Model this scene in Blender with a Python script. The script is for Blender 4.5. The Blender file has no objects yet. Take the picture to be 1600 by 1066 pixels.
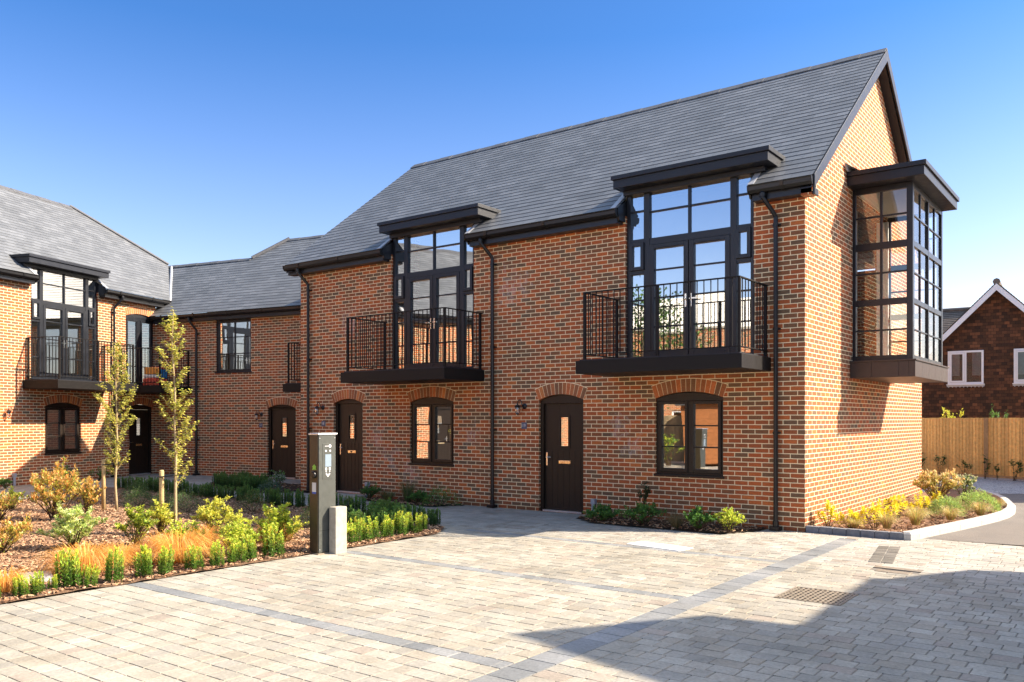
import bpy, math, random
from mathutils import Vector, Matrix, Euler
import mathutils
R = random.Random(11)
rad = math.radians
S = bpy.context.scene
COL = S.collection

# ------------------------------------------------------------------ mesh kit
class MB:
    def __init__(s):
        s.v = []; s.f = []; s.uv = []; s.c = []; s.m = []
    def add(s, vs, fs, uvs=None, col=None, mi=0):
        o = len(s.v); s.v += [tuple(p) for p in vs]
        for i, f in enumerate(fs):
            s.f.append(tuple(o + k for k in f))
            s.uv.append(uvs[i] if uvs else None)
            s.c.append(col); s.m.append(mi)
    def poly(s, pts, uv=None, col=None, mi=0):
        s.add(pts, [tuple(range(len(pts)))], [uv] if uv else None, col, mi)
    def box(s, x0, x1, y0, y1, z0, z1, col=None, mi=0, M=None):
        vs = [(x0,y0,z0),(x1,y0,z0),(x1,y1,z0),(x0,y1,z0),(x0,y0,z1),(x1,y0,z1),(x1,y1,z1),(x0,y1,z1)]
        if M is not None: vs = [tuple(M @ Vector(p)) for p in vs]
        s.add(vs, [(0,3,2,1),(4,5,6,7),(0,1,5,4),(1,2,6,5),(2,3,7,6),(3,0,4,7)], None, col, mi)
    def prism(s, pts, off, col=None, mi=0):
        n = len(pts); o = Vector(off)
        a = [Vector(p) for p in pts]; b = [p + o for p in a]
        nrm = Vector((0,0,0))
        for i in range(n):
            nrm += a[i].cross(a[(i+1) % n])
        fs = [tuple(range(n)), tuple(range(2*n-1, n-1, -1))] + [(i, n+i, n+(i+1) % n, (i+1) % n) for i in range(n)]
        if nrm.dot(o) > 0: fs = [tuple(reversed(f)) for f in fs]
        s.add(a + b, fs, None, col, mi)
    def tube(s, pts, r, n=8, col=None, mi=0, cap=True):
        pts = [Vector(p) for p in pts]; rr = r if isinstance(r, (list, tuple)) else [r]*len(pts)
        rings = []; up = None
        for i, p in enumerate(pts):
            d = (pts[min(i+1, len(pts)-1)] - pts[max(i-1, 0)])
            if d.length < 1e-9: d = Vector((0,0,1))
            d.normalize()
            if up is None:
                up = d.orthogonal().normalized()
            else:
                up = up - d*up.dot(d)
                up = up.normalized() if up.length > 1e-6 else d.orthogonal().normalized()
            w = d.cross(up)
            rings.append([p + (up*math.cos(2*math.pi*k/n) + w*math.sin(2*math.pi*k/n))*rr[i] for k in range(n)])
        vs = [q for g in rings for q in g]; fs = []
        for i in range(len(pts)-1):
            for k in range(n):
                fs.append((i*n+k, i*n+(k+1) % n, (i+1)*n+(k+1) % n, (i+1)*n+k))
        if cap:
            fs.append(tuple(range(n-1, -1, -1))); L = (len(pts)-1)*n; fs.append(tuple(range(L, L+n)))
        s.add(vs, fs, None, col, mi)
    def lathe(s, prof, c, n=16, col=None, mi=0, M=None):
        vs = []; fs = []; c = Vector(c)
        for (r, z) in prof:
            for k in range(n):
                a = 2*math.pi*k/n; p = Vector((r*math.cos(a), r*math.sin(a), z))
                if M is not None: p = M @ p
                vs.append(c + p)
        for i in range(len(prof)-1):
            for k in range(n):
                fs.append((i*n+k, i*n+(k+1) % n, (i+1)*n+(k+1) % n, (i+1)*n+k))
        fs.append(tuple(range(n-1, -1, -1))); L = (len(prof)-1)*n; fs.append(tuple(range(L, L+n)))
        s.add(vs, fs, None, col, mi)
    def mesh(s, name):
        me = bpy.data.meshes.new(name); me.from_pydata(s.v, [], s.f); 
        uvl = me.uv_layers.new(name='UVMap'); data = [0.0]*(2*len(me.loops)); k = 0
        V = s.v
        for i, f in enumerate(s.f):
            u = s.uv[i]
            if u is None:
                n = mathutils.geometry.normal([V[j] for j in f[:4]]) if len(f) >= 3 else Vector((0,0,1))
                if abs(n.z) > 0.75:
                    u = [(V[j][0], V[j][1]) for j in f]
                else:
                    l = math.hypot(n.x, n.y) or 1; tx, ty = -n.y/l, n.x/l
                    u = [(V[j][0]*tx + V[j][1]*ty, V[j][2]) for j in f]
            for q in u:
                data[k] = q[0]; data[k+1] = q[1]; k += 2
        uvl.data.foreach_set('uv', data)
        if any(c is not None for c in s.c):
            ca = me.color_attributes.new('Col', 'FLOAT_COLOR', 'CORNER'); cd = []
            for i, f in enumerate(s.f):
                c = s.c[i] or (1,1,1)
                cd += [c[0], c[1], c[2], 1.0]*len(f)
            ca.data.foreach_set('color', cd)
        me.polygons.foreach_set('material_index', s.m)
        me.update(); return me
    def obj(s, name, mats, parent=None, smooth=False, bevel=0):
        me = s.mesh(name)
        for m in (mats if isinstance(mats, (list, tuple)) else [mats]): me.materials.append(m)
        if smooth: me.polygons.foreach_set('use_smooth', [True]*len(me.polygons))
        o = bpy.data.objects.new(name, me); COL.objects.link(o)
        if parent is not None: o.parent = parent
        if bevel:
            b = o.modifiers.new('bevel', 'BEVEL'); b.width = bevel; b.segments = 2; b.limit_method = 'ANGLE'; b.angle_limit = rad(40)
        return o

def tag(o, label, cat, group=None, kind=None):
    o['label'] = label; o['category'] = cat
    if group: o['group'] = group
    if kind: o['kind'] = kind
    return o
def struct(o, kind='structure'):
    o['kind'] = kind; return o
def empty(name, loc, rz, label, cat, group=None):
    o = bpy.data.objects.new(name, None); COL.objects.link(o); o.location = loc; o.rotation_euler = (0,0,rz)
    o.empty_display_size = .2
    return tag(o, label, cat, group)
def copy_obj(o, loc, rz=0, sc=1.0):
    c = o.copy(); COL.objects.link(c); c.location = loc; c.rotation_euler = (0,0,rz); c.scale = (sc,sc,sc)
    for ch in list(o.children):
        d = ch.copy(); COL.objects.link(d); d.parent = c
    return c

# ------------------------------------------------------------------ materials
def nmat(name):
    m = bpy.data.materials.new(name); m.use_nodes = True; nt = m.node_tree; nt.nodes.clear()
    out = nt.nodes.new('ShaderNodeOutputMaterial'); b = nt.nodes.new('ShaderNodeBsdfPrincipled')
    nt.links.new(b.outputs[0], out.inputs[0]); return m, nt, b, out
def N(nt, t, **kw):
    n = nt.nodes.new(t)
    for k, v in kw.items():
        if k in n.inputs: n.inputs[k].default_value = v
        else: setattr(n, k, v)
    return n
def ramp(nt, stops, interp='LINEAR'):
    r = nt.nodes.new('ShaderNodeValToRGB'); r.color_ramp.interpolation = interp
    e = r.color_ramp.elements
    while len(e) < len(stops): e.new(.5)
    for i, (p, c) in enumerate(stops):
        e[i].position = p; e[i].color = (*c, 1)
    return r
def noise(nt, scale, detail=4, rough=.55, vec=None):
    n = nt.nodes.new('ShaderNodeTexNoise'); n.inputs['Scale'].default_value = scale; n.inputs['Detail'].default_value = detail; n.inputs['Roughness'].default_value = rough
    if vec is not None: nt.links.new(vec, n.inputs['Vector'])
    return n
def mixc(nt, mode, fac, a, b):
    m = nt.nodes.new('ShaderNodeMix'); m.data_type = 'RGBA'; m.blend_type = mode
    for s, val in ((0, fac), (6, a), (7, b)):
        if hasattr(val, 'is_output') or isinstance(val, bpy.types.NodeSocket): nt.links.new(val, m.inputs[s])
        elif s == 0: m.inputs[0].default_value = val
        else: m.inputs[s].default_value = (*val, 1)
    return m.outputs[2]
def bump(nt, b, h, dist, strength=1.0):
    n = nt.nodes.new('ShaderNodeBump'); n.inputs['Distance'].default_value = dist; n.inputs['Strength'].default_value = strength
    nt.links.new(h, n.inputs['Height']); nt.links.new(n.outputs[0], b.inputs['Normal'])
def objvec(nt):
    return nt.nodes.new('ShaderNodeTexCoord').outputs['Object']

def brick_mat(name, tones, mortar, w=.225, h=.075, ms=.0069, blotch=None):
    m, nt, b, out = nmat(name)
    uv = nt.nodes.new('ShaderNodeUVMap')
    t = nt.nodes.new('ShaderNodeTexBrick'); t.offset = .5; t.offset_frequency = 2; t.squash = 1
    t.inputs['Color1'].default_value = (0,0,0,1); t.inputs['Color2'].default_value = (1,1,1,1); t.inputs['Mortar'].default_value = (.5,.5,.5,1)
    t.inputs['Scale'].default_value = 1; t.inputs['Mortar Size'].default_value = ms; t.inputs['Mortar Smooth'].default_value = .12
    t.inputs['Brick Width'].default_value = w; t.inputs['Row Height'].default_value = h
    # slight wander of the joints
    nz = noise(nt, 9, 2, .5, uv.outputs[0])
    mx = nt.nodes.new('ShaderNodeVectorMath'); mx.operation = 'MULTIPLY_ADD'
    mx.inputs[1].default_value = (.006,.006,0); nt.links.new(nz.outputs['Color'], mx.inputs[0]); nt.links.new(uv.outputs[0], mx.inputs[2])
    nt.links.new(mx.outputs[0], t.inputs['Vector'])
    r = ramp(nt, tones); nt.links.new(t.outputs['Color'], r.inputs[0])
    n2 = noise(nt, 38, 5, .6, uv.outputs[0]); rr = ramp(nt, [(.25,(.62,.62,.62)),(.75,(1.25,1.22,1.18))]); nt.links.new(n2.outputs[0], rr.inputs[0])
    c = mixc(nt, 'MULTIPLY', .75, r.outputs[0], rr.outputs[0])
    n3 = noise(nt, 1.1, 3, .6, uv.outputs[0]); r3 = ramp(nt, [(.3,(.84,.84,.86)),(.7,(1.1,1.08,1.05))]); nt.links.new(n3.outputs[0], r3.inputs[0])
    c = mixc(nt, 'MULTIPLY', .8, c, r3.outputs[0])
    nm = noise(nt, 60, 3, .6, uv.outputs[0]); rm = ramp(nt, [(.2,tuple(x*.8 for x in mortar)),(.8,tuple(min(1,x*1.12) for x in mortar))]); nt.links.new(nm.outputs[0], rm.inputs[0])
    c = mixc(nt, 'MIX', t.outputs['Fac'], c, rm.outputs[0])
    if blotch:
        # lime bloom: pale irregular patches left on the brickwork
        mpb = nt.nodes.new('ShaderNodeMapping'); mpb.inputs['Scale'].default_value = (1.0,.62,1); mpb.inputs['Rotation'].default_value = (0,0,.5); nt.links.new(uv.outputs[0], mpb.inputs[0]); n4 = noise(nt, 9.0, 8, .78, mpb.outputs[0]); n4.inputs['Distortion'].default_value = .8; tot = None
        for (bu, bv, br) in blotch:
            ds = nt.nodes.new('ShaderNodeVectorMath'); ds.operation = 'DISTANCE'; ds.inputs[1].default_value = (bu, bv, 0); nt.links.new(uv.outputs[0], ds.inputs[0])
            mr = nt.nodes.new('ShaderNodeMapRange'); mr.inputs[1].default_value = 0; mr.inputs[2].default_value = br; mr.inputs[3].default_value = .17; mr.inputs[4].default_value = -.12; nt.links.new(ds.outputs['Value'], mr.inputs[0])
            if tot is None: tot = mr.outputs[0]
            else:
                mx_ = nt.nodes.new('ShaderNodeMath'); mx_.operation = 'MAXIMUM'; nt.links.new(tot, mx_.inputs[0]); nt.links.new(mr.outputs[0], mx_.inputs[1]); tot = mx_.outputs[0]
        ad = nt.nodes.new('ShaderNodeMath'); ad.operation = 'ADD'; nt.links.new(n4.outputs[0], ad.inputs[0]); nt.links.new(tot, ad.inputs[1])
        r4 = ramp(nt, [(.56,(0,0,0)),(.80,(.55,.55,.55))]); nt.links.new(ad.outputs[0], r4.inputs[0])
        c = mixc(nt, 'MIX', r4.outputs[0], c, (.62,.54,.52))
        sp = nt.nodes.new('ShaderNodeSeparateXYZ'); nt.links.new(uv.outputs[0], sp.inputs[0]); mr = nt.nodes.new('ShaderNodeMapRange'); mr.inputs[1].default_value = .05; mr.inputs[2].default_value = .42; nt.links.new(sp.outputs[1], mr.inputs[0])
        n5 = noise(nt, 3, 4, .6, uv.outputs[0]); ad2 = nt.nodes.new('ShaderNodeMath'); ad2.operation = 'MULTIPLY_ADD'; ad2.inputs[1].default_value = .8; nt.links.new(n5.outputs[0], ad2.inputs[0]); nt.links.new(mr.outputs[0], ad2.inputs[2])
        r5 = ramp(nt, [(.25,(.70,.66,.62)),(.8,(1,1,1))]); nt.links.new(ad2.outputs[0], r5.inputs[0]); c = mixc(nt, 'MULTIPLY', 1, c, r5.outputs[0])
    nt.links.new(c, b.inputs['Base Color']); b.inputs['Roughness'].default_value = .88
    b.inputs['Specular IOR Level'].default_value = .3
    hh = mixc(nt, 'SUBTRACT', 1.0, n2.outputs['Color'], t.outputs['Fac'])
    bump(nt, b, hh, .006, .8)
    return m
RED = [(0,(.165,.105,.062)),(.15,(.205,.105,.054)),(.36,(.285,.105,.045)),(.60,(.37,.105,.039)),(.85,(.45,.115,.037)),(1,(.55,.165,.046))]
M_BRICK = brick_mat('red_multi_brick', RED, (.95,.75,.47), blotch=[(-9.3,1.35,.6),(-8.95,.9,.7),(-8.3,.6,.6),(-3.25,1.6,.6),(-3.0,1.25,.5),(-6.65,1.4,.5),(-5.6,4.3,.9),(-10.2,3.9,.8)])
M_BRICK2 = brick_mat('red_multi_brick_plain', RED, (.95,.75,.47))
M_TILEHUNG = brick_mat('hung_tile', [(0,(.045,.026,.017)),(.4,(.085,.042,.022)),(.75,(.125,.055,.028)),(1,(.20,.085,.04))], (.018,.012,.009), .165, .11, .004)

def slate_mat(name, base, w=.30, h=.2):
    m, nt, b, out = nmat(name)
    uv = nt.nodes.new('ShaderNodeUVMap')
    t = nt.nodes.new('ShaderNodeTexBrick'); t.offset = .5
    t.inputs['Color1'].default_value = (0,0,0,1); t.inputs['Color2'].default_value = (1,1,1,1); t.inputs['Mortar'].default_value = (.2,.2,.2,1)
    t.inputs['Scale'].default_value = 1; t.inputs['Mortar Size'].default_value = .0022; t.inputs['Mortar Smooth'].default_value = .1
    t.inputs['Brick Width'].default_value = w; t.inputs['Row Height'].default_value = h
    nt.links.new(uv.outputs[0], t.inputs['Vector'])
    r = ramp(nt, [(0,tuple(x*.82 for x in base)),(.5,base),(1,tuple(x*1.2 for x in base))]); nt.links.new(t.outputs['Color'], r.inputs[0])
    mp = nt.nodes.new('ShaderNodeMapping'); mp.inputs['Scale'].default_value = (1,.35,1); nt.links.new(uv.outputs[0], mp.inputs[0])
    n = noise(nt, 26, 5, .65, mp.outputs[0]); rr = ramp(nt, [(.25,(.84,.84,.84)),(.75,(1.16,1.16,1.16))]); nt.links.new(n.outputs[0], rr.inputs[0])
    c = mixc(nt, 'MULTIPLY', .8, r.outputs[0], rr.outputs[0])
    n2 = noise(nt, .7, 4, .6, uv.outputs[0]); r2 = ramp(nt, [(.3,(.86,.86,.86)),(.7,(1.14,1.14,1.16))]); nt.links.new(n2.outputs[0], r2.inputs[0])
    c = mixc(nt, 'MULTIPLY', 1, c, r2.outputs[0])
    c = mixc(nt, 'MIX', t.outputs['Fac'], c, tuple(x*.22 for x in base))
    nt.links.new(c, b.inputs['Base Color'])
    rg = ramp(nt, [(.3,(.46,.46,.46)),(.7,(.60,.60,.60))]); nt.links.new(n.outputs[0], rg.inputs[0]); nt.links.new(rg.outputs[0], b.inputs['Roughness'])
    # each slate lies at its own slight angle
    hh = mixc(nt, 'ADD', .5, n.outputs['Color'], t.outputs['Color'])
    bump(nt, b, hh, .003, .5)
    return m
M_SLATE = slate_mat('natural_slate', (.124,.129,.133), .28, .18)
M_TILE = slate_mat('clay_roof_tile', (.15,.115,.085), .17, .11)

def simple(name, col, rough=.5, metal=0, nscale=None, namp=.15, spec=.5, bumpd=0):
    m, nt, b, out = nmat(name)
    b.inputs['Roughness'].default_value = rough; b.inputs['Metallic'].default_value = metal; b.inputs['Specular IOR Level'].default_value = spec
    if nscale:
        n = noise(nt, nscale, 5, .6, objvec(nt)); r = ramp(nt, [(.25,tuple(max(0,x*(1-namp)) for x in col)),(.75,tuple(min(1,x*(1+namp)) for x in col))])
        nt.links.new(n.outputs[0], r.inputs[0]); nt.links.new(r.outputs[0], b.inputs['Base Color'])
        r2 = ramp(nt, [(.3,(rough*.85,)*3),(.7,(min(1,rough*1.15),)*3)]); nt.links.new(n.outputs[0], r2.inputs[0]); nt.links.new(r2.outputs[0], b.inputs['Roughness'])
        if bumpd: bump(nt, b, n.outputs[0], bumpd)
    else:
        b.inputs['Base Color'].default_value = (*col, 1)
    return m
M_METAL = simple('anthracite_metal', (.009,.011,.016), .36, 0, 7, .2, .45)
M_SATIN = simple('satin_grey_cladding', (.010,.012,.018), .46, 0, 9, .2, .42)
M_FASCIA = simple('dark_fascia', (.009,.011,.016), .36, 0, 6, .2, .45)
M_BAYB = simple('bronze_bay_cladding', (.040,.026,.020), .48, 0, 9, .25, .55)
M_CURT = simple('grey_curtain', (.20,.225,.25), .9, 0, 8, .2)
M_CURTD = simple('dim_room', (.035,.042,.05), .9, 0, 5, .3)
M_BLACK = simple('black_gutter_plastic', (.008,.008,.009), .34, 0, 12, .2, .45)
M_RAIL = simple('powder_coated_rail', (.010,.0085,.008), .55, 0, 20, .2, .22)
M_DOOR = simple('dark_brown_door', (.017,.010,.006), .45, 0, 30, .25, .4)
M_CHROME = simple('polished_steel', (.75,.72,.66), .22, 1, 40, .1)
M_BRASS = simple('letter_plate_metal', (.80,.66,.42), .25, 1, 40, .1)
M_ALU = simple('aluminium_strip', (.62,.63,.66), .4, .8, 25, .1)
M_LEAD = simple('lead_flashing', (.42,.43,.45), .55, .2, 8, .2)
M_WHITE = simple('white_painted_board', (.78,.78,.78), .45, 0, 6, .06)
M_PLASTER = simple('interior_plaster', (.82,.77,.66), .9, 0, 3, .05)
M_PIPE = simple('grey_vent_pipe', (.33,.34,.37), .5, 0, 15, .15)
M_RIDGE = simple('ridge_tile', (.085,.086,.09), .6, 0, 10, .25)
M_CONC = simple('concrete_stone', (.38,.345,.28), .85, 0, 14, .22, .3, .004)
M_KERB = simple('granite_kerb', (.40,.39,.365), .8, 0, 30, .25, .3, .003)
M_KERBD = simple('grey_block_edging', (.17,.175,.19), .8, 0, 12, .3, .3, .003)
M_BRONZE = simple('bronze_post_metal', (.060,.045,.026), .42, .3, 14, .2)
M_POSTG = simple('grey_post_panel', (.075,.081,.073), .45, .3, 14, .12)
M_IRON = simple('cast_iron', (.24,.20,.15), .6, .3, 30, .3)
M_PLATEB = simple('blue_grey_plate', (.08,.10,.16), .4)
M_PLATEW = simple('white_plate_mark', (.55,.55,.56), .4)
M_SOIL = simple('dark_soil', (.045,.028,.018), .95, 0, 18, .45, .2, .02)
M_HOLE = simple('black_void', (.006,.006,.006), .8)
M_GREENM = simple('green_leaf_mark', (.22,.45,.05), .5)
M_BLUEM = simple('blue_mark', (.03,.08,.40), .5)
M_SCREEN = simple('display_screen', (.20,.26,.32), .12)

def glass_mat(name, k0, tint=(.86,.88,.86)):
    m = bpy.data.materials.new(name); m.use_nodes = True; nt = m.node_tree; nt.nodes.clear()
    out = nt.nodes.new('ShaderNodeOutputMaterial')
    g = nt.nodes.new('ShaderNodeBsdfGlossy'); g.inputs['Roughness'].default_value = 0.0; g.inputs['Color'].default_value = (.93,.95,.97,1)
    t = nt.nodes.new('ShaderNodeBsdfTransparent'); t.inputs[0].default_value = (*tint, 1)
    fr = nt.nodes.new('ShaderNodeFresnel'); fr.inputs[0].default_value = 1.52
    # old-fashioned slight waviness of the panes
    n = noise(nt, 1.6, 1, .4, objvec(nt)); bp = nt.nodes.new('ShaderNodeBump'); bp.inputs['Distance'].default_value = .0022; bp.inputs['Strength'].default_value = .5
    nt.links.new(n.outputs[0], bp.inputs['Height']); nt.links.new(bp.outputs[0], g.inputs['Normal'])
    ma = nt.nodes.new('ShaderNodeMath'); ma.operation = 'MULTIPLY_ADD'; ma.inputs[1].default_value = .9; ma.inputs[2].default_value = k0; ma.use_clamp = True
    nt.links.new(fr.outputs[0], ma.inputs[0])
    mx = nt.nodes.new('ShaderNodeMixShader'); nt.links.new(ma.outputs[0], mx.inputs[0]); nt.links.new(t.outputs[0], mx.inputs[1]); nt.links.new(g.outputs[0], mx.inputs[2])
    nt.links.new(mx.outputs[0], out.inputs[0]); return m
M_GLASS = glass_mat('coated_window_glass', .52)
M_GLASSN = glass_mat('plain_window_glass', .02, (.8,.85,.88))
M_GLASSC = glass_mat('clear_bay_glass', .10, (.95,.96,.94))

def attr_mat(name, rough=.6, trans=0.0, nscale=None, namp=.2, spec=.3, bumpd=0, stains=False):
    m, nt, b, out = nmat(name)
    a = nt.nodes.new('ShaderNodeVertexColor'); a.layer_name = 'Col'; c = a.outputs[0]
    b.inputs['Roughness'].default_value = rough; b.inputs['Specular IOR Level'].default_value = spec
    if nscale:
        n = noise(nt, nscale, 5, .6, objvec(nt)); r = ramp(nt, [(.25,(1-namp,)*3),(.75,(1+namp,)*3)]); nt.links.new(n.outputs[0], r.inputs[0])
        c = mixc(nt, 'MULTIPLY', 1, c, r.outputs[0])
        if bumpd: bump(nt, b, n.outputs[0], bumpd)
    if stains:
        for sc_, lo, hi, a_, b2 in ((.55,.84,1.06,.35,.62), (2.3,.86,1.05,.34,.6), (7.0,.80,1.0,.27,.36)):
            n = noise(nt, sc_, 6, .65, objvec(nt)); r = ramp(nt, [(a_,(lo,lo,lo*.985)),(b2,(hi,hi,hi))]); nt.links.new(n.outputs[0], r.inputs[0]); c = mixc(nt, 'MULTIPLY', 1, c, r.outputs[0])
    nt.links.new(c, b.inputs['Base Color'])
    if trans:
        tr = nt.nodes.new('ShaderNodeBsdfTranslucent'); mx = nt.nodes.new('ShaderNodeMixShader'); mx.inputs[0].default_value = trans
        nt.links.new(c, tr.inputs[0]); nt.links.new(b.outputs[0], mx.inputs[1]); nt.links.new(tr.outputs[0], mx.inputs[2]); nt.links.new(mx.outputs[0], out.inputs[0])
    return m
M_LEAF = attr_mat('leaf', .5, .42, None, 0, .35)
M_STEM = attr_mat('stem', .8, 0, 40, .3)
M_PAVER = attr_mat('block_paver', .85, 0, 35, .22, .25, .004, True)
M_VOUS = attr_mat('arch_brick', .88, 0, 60, .3, .3, .004)
M_CHIP = attr_mat('bark_chip', .9, 0, 50, .3, .2)
M_BOARD = attr_mat('fence_board', .75, 0, 14, .25, .25, .003)
M_CUSH = attr_mat('cushion_cloth', .85)
M_MORTAR = simple('arch_mortar', (.95,.75,.47), .9, 0, 60, .15)
# ------------------------------------------------------------------ building kit (local frame: x along the wall, y inwards, z up)
SL = .772; KS = math.sqrt(1 + SL*SL); OH = .28
def front(a, z, d=0): return (a, d, z)
def wall_cells(mb, m, a0, a1, z0, z1, holes, depth=.13):
    xs = sorted({a0, a1, *[h[0] for h in holes], *[h[1] for h in holes]}); zs = sorted({z0, z1, *[h[2] for h in holes], *[h[3] for h in holes]})
    xs = [x for x in xs if a0 <= x <= a1]; zs = [z for z in zs if z0 <= z <= z1]
    for i in range(len(xs)-1):
        for j in range(len(zs)-1):
            cx = (xs[i]+xs[i+1])/2; cz = (zs[j]+zs[j+1])/2
            if any(h[0] < cx < h[1] and h[2] < cz < h[3] for h in holes): continue
            mb.poly([m(xs[i],zs[j]), m(xs[i+1],zs[j]), m(xs[i+1],zs[j+1]), m(xs[i],zs[j+1])])
    for (p, q, r, s) in holes:
        mb.poly([m(p,r), m(p,s), m(p,s,depth), m(p,r,depth)]); mb.poly([m(q,r,depth), m(q,s,depth), m(q,s), m(q,r)])
        if r > z0 + .01: mb.poly([m(p,r,depth), m(q,r,depth), m(q,r), m(p,r)])
        if s < z1 - .01: mb.poly([m(p,s), m(q,s), m(q,s,depth), m(p,s,depth)])

VTONES = [(.36,.12,.048),(.43,.13,.05),(.50,.15,.052),(.30,.12,.055),(.54,.19,.06),(.24,.115,.06),(.40,.14,.055)]
def arch(parent, cx, hw, zs, rise, ring=.215):
    rr = random.Random(int(cx*100)+7)
    Rd = (hw*hw + rise*rise)/(2*rise); cz = zs + rise - Rd; ha = math.asin(hw/Rd)*1.0
    n = int(2*ha*(Rd+ring*.4)/.082); mb = MB(); mo = MB()
    def pt(r, a, y): return (cx + r*math.sin(a), y, cz + r*math.cos(a))
    for i in range(n):
        a0 = -ha + 2*ha*i/n + .0045/Rd; a1 = -ha + 2*ha*(i+1)/n - .0045/Rd
        t = rr.choice(VTONES); f = rr.uniform(.85,1.15); col = tuple(c*f for c in t)
        mb.prism([pt(Rd,a0,-.006), pt(Rd,a1,-.006), pt(Rd+ring,a1,-.006), pt(Rd+ring,a0,-.006)], (0,.11,0), col)
    k = 14
    for i in range(k):
        a0 = -ha + 2*ha*i/k; a1 = -ha + 2*ha*(i+1)/k
        mo.prism([pt(Rd+.004,a0,-.003), pt(Rd+.004,a1,-.003), pt(Rd+ring+.012,a1,-.003), pt(Rd+ring+.012,a0,-.003)], (0,.1,0))
    a = mb.obj('brick_arch', M_VOUS, parent); mo.obj('mortar_joints', M_MORTAR, a)
    return Rd, cz
def headboard(mb, x0, x1, z0, zs, rise, y0, y1):
    hw = (x1-x0)/2; cx = (x0+x1)/2; Rd = (hw*hw+rise*rise)/(2*rise); cz = zs+rise-Rd; ha = math.asin(hw/Rd); pts = [(x0,y0,z0),(x1,y0,z0)]
    for i in range(9):
        a = ha - 2*ha*i/8; pts.append((cx+(Rd-.004)*math.sin(a), y0, cz+(Rd-.004)*math.cos(a)))
    mb.prism(pts, (0,y1-y0,0))
def frame(mb, x0, x1, z0, z1, w, y0, y1, wt=None, wb=None):
    wt = w if wt is None else wt; wb = w if wb is None else wb
    mb.box(x0, x0+w, y0, y1, z0, z1); mb.box(x1-w, x1, y0, y1, z0, z1)
    mb.box(x0+w, x1-w, y0, y1, z0, z0+wb); mb.box(x0+w, x1-w, y0, y1, z1-wt, z1)
def pane(mb, x0, x1, z0, z1, y):
    # every pane sits a hair out of true
    a = R.uniform(-.002,.002)*(x1-x0); b = R.uniform(-.002,.002)*(z1-z0)
    mb.poly([(x0,y-a-b,z0),(x1,y+a-b,z0),(x1,y+a+b,z1),(x0,y-a+b,z1)])

def dormer_window(parent, cx, z0=0.0):
    """full height first floor window with french doors, breaking through the eaves; 2.32 m wide about cx"""
    X = lambda x: x + 1.97 + cx
    f = MB(); p = MB(); y0, y1 = .055, .125
    zb, zt = 2.73+z0, 5.80+z0
    f.box(X(-3.13), X(-3.055), y0, y1, zb, zt); f.box(X(-.885), X(-.81), y0, y1, zb, zt)
    f.box(X(-3.055), X(-.885), y0, y1, zb, zb+.07); f.box(X(-3.055), X(-.885), y0, y1, zt-.09, zt)
    for a, b in ((-2.80,-2.69), (-1.225,-1.115)): f.box(X(a), X(b), y0-.004, y1, zb+.07, zt-.09)
    zT0, zT1 = 4.74+z0, 4.86+z0
    f.box(X(-2.69), X(-1.225), y0, y1, zT0, zT1)
    f.box(X(-1.975), X(-1.935), y0+.01, y1-.01, zT1, zt-.09)
    for a, b in ((-2.69,-1.975), (-1.935,-1.225)):
        f.box(X(a), X(b), y0+.015, y1-.015, 5.305+z0, 5.335+z0)
        pane(p, X(a), X(b), zT1, 5.305+z0, .10); pane(p, X(a), X(b), 5.335+z0, zt-.09, .10)
    for a, b in ((-3.055,-2.80), (-1.115,-.885)):
        f.box(X(a), X(b), y0, y1, 4.80+z0, 4.87+z0); f.box(X(a), X(b), y0, y1, 4.255+z0, 4.33+z0)
        f.box(X(a), X(b), y0+.015, y1-.015, 5.345+z0, 5.375+z0)
        pane(p, X(a), X(b), 4.87+z0, 5.345+z0, .10); pane(p, X(a), X(b), 5.375+z0, zt-.09, .10)
        frame(f, X(a)-.012, X(b)+.012, 4.325+z0, 4.805+z0, .062, y0-.035, y0+.03)
        pane(p, X(a)+.05, X(b)-.05, 4.387+z0, 4.743+z0, .06)
        f.box(X(a), X(b), y0+.015, y1-.015, 3.795+z0, 3.82+z0); f.box(X(a), X(b), y0+.015, y1-.015, 3.30+z0, 3.325+z0)
        for q, r in ((2.80,3.30),(3.325,3.795),(3.82,4.255)): pane(p, X(a), X(b), q+z0, r+z0, .10)
    f.box(X(-3.16), X(-.78), -.035, y0, 2.705+z0, 2.745+z0)
    w = f.obj('window', M_METAL, parent, bevel=.004); p.obj('pane', M_GLASS, w)
    for a, b in ((-2.69,-1.958), (-1.952,-1.225)):
        d = MB(); g = MB(); h = MB()
        frame(d, X(a)+.003, X(b)-.003, 2.803+z0, 4.737+z0, .086, y0-.012, y1-.01, .075, .10)
        for z in (3.31, 3.81, 4.29): d.box(X(a)+.089, X(b)-.089, y0+.012, y1-.03, z+z0, z+.027+z0)
        d.box(X(a)+.18, X(b)-.18, y0-.022, y0-.012, 4.675+z0, 4.70+z0)
        zz = [2.903,3.31,3.337,3.81,3.837,4.29,4.317,4.662]
        for i in range(0, 8, 2): pane(g, X(a)+.089, X(b)-.089, zz[i]+z0, zz[i+1]+z0, .092)
        o = d.obj('french_door', M_METAL, parent, bevel=.004); g.obj('pane', M_GLASS, o)
        s = X(b)-.045 if a < -2 else X(a)+.045
        h.box(s-.014, s+.014, y0-.024, y0-.012, 3.62+z0, 3.84+z0); h.box(s-.01, s+.01, y0-.065, y0-.024, 3.74+z0, 3.76+z0)
        h.box(min(s, s+(-.11 if a < -2 else .11)), max(s, s+(-.11 if a < -2 else .11)), y0-.075, y0-.055, 3.74+z0, 3.76+z0)
        h.obj('handle', M_CHROME, o)

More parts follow.
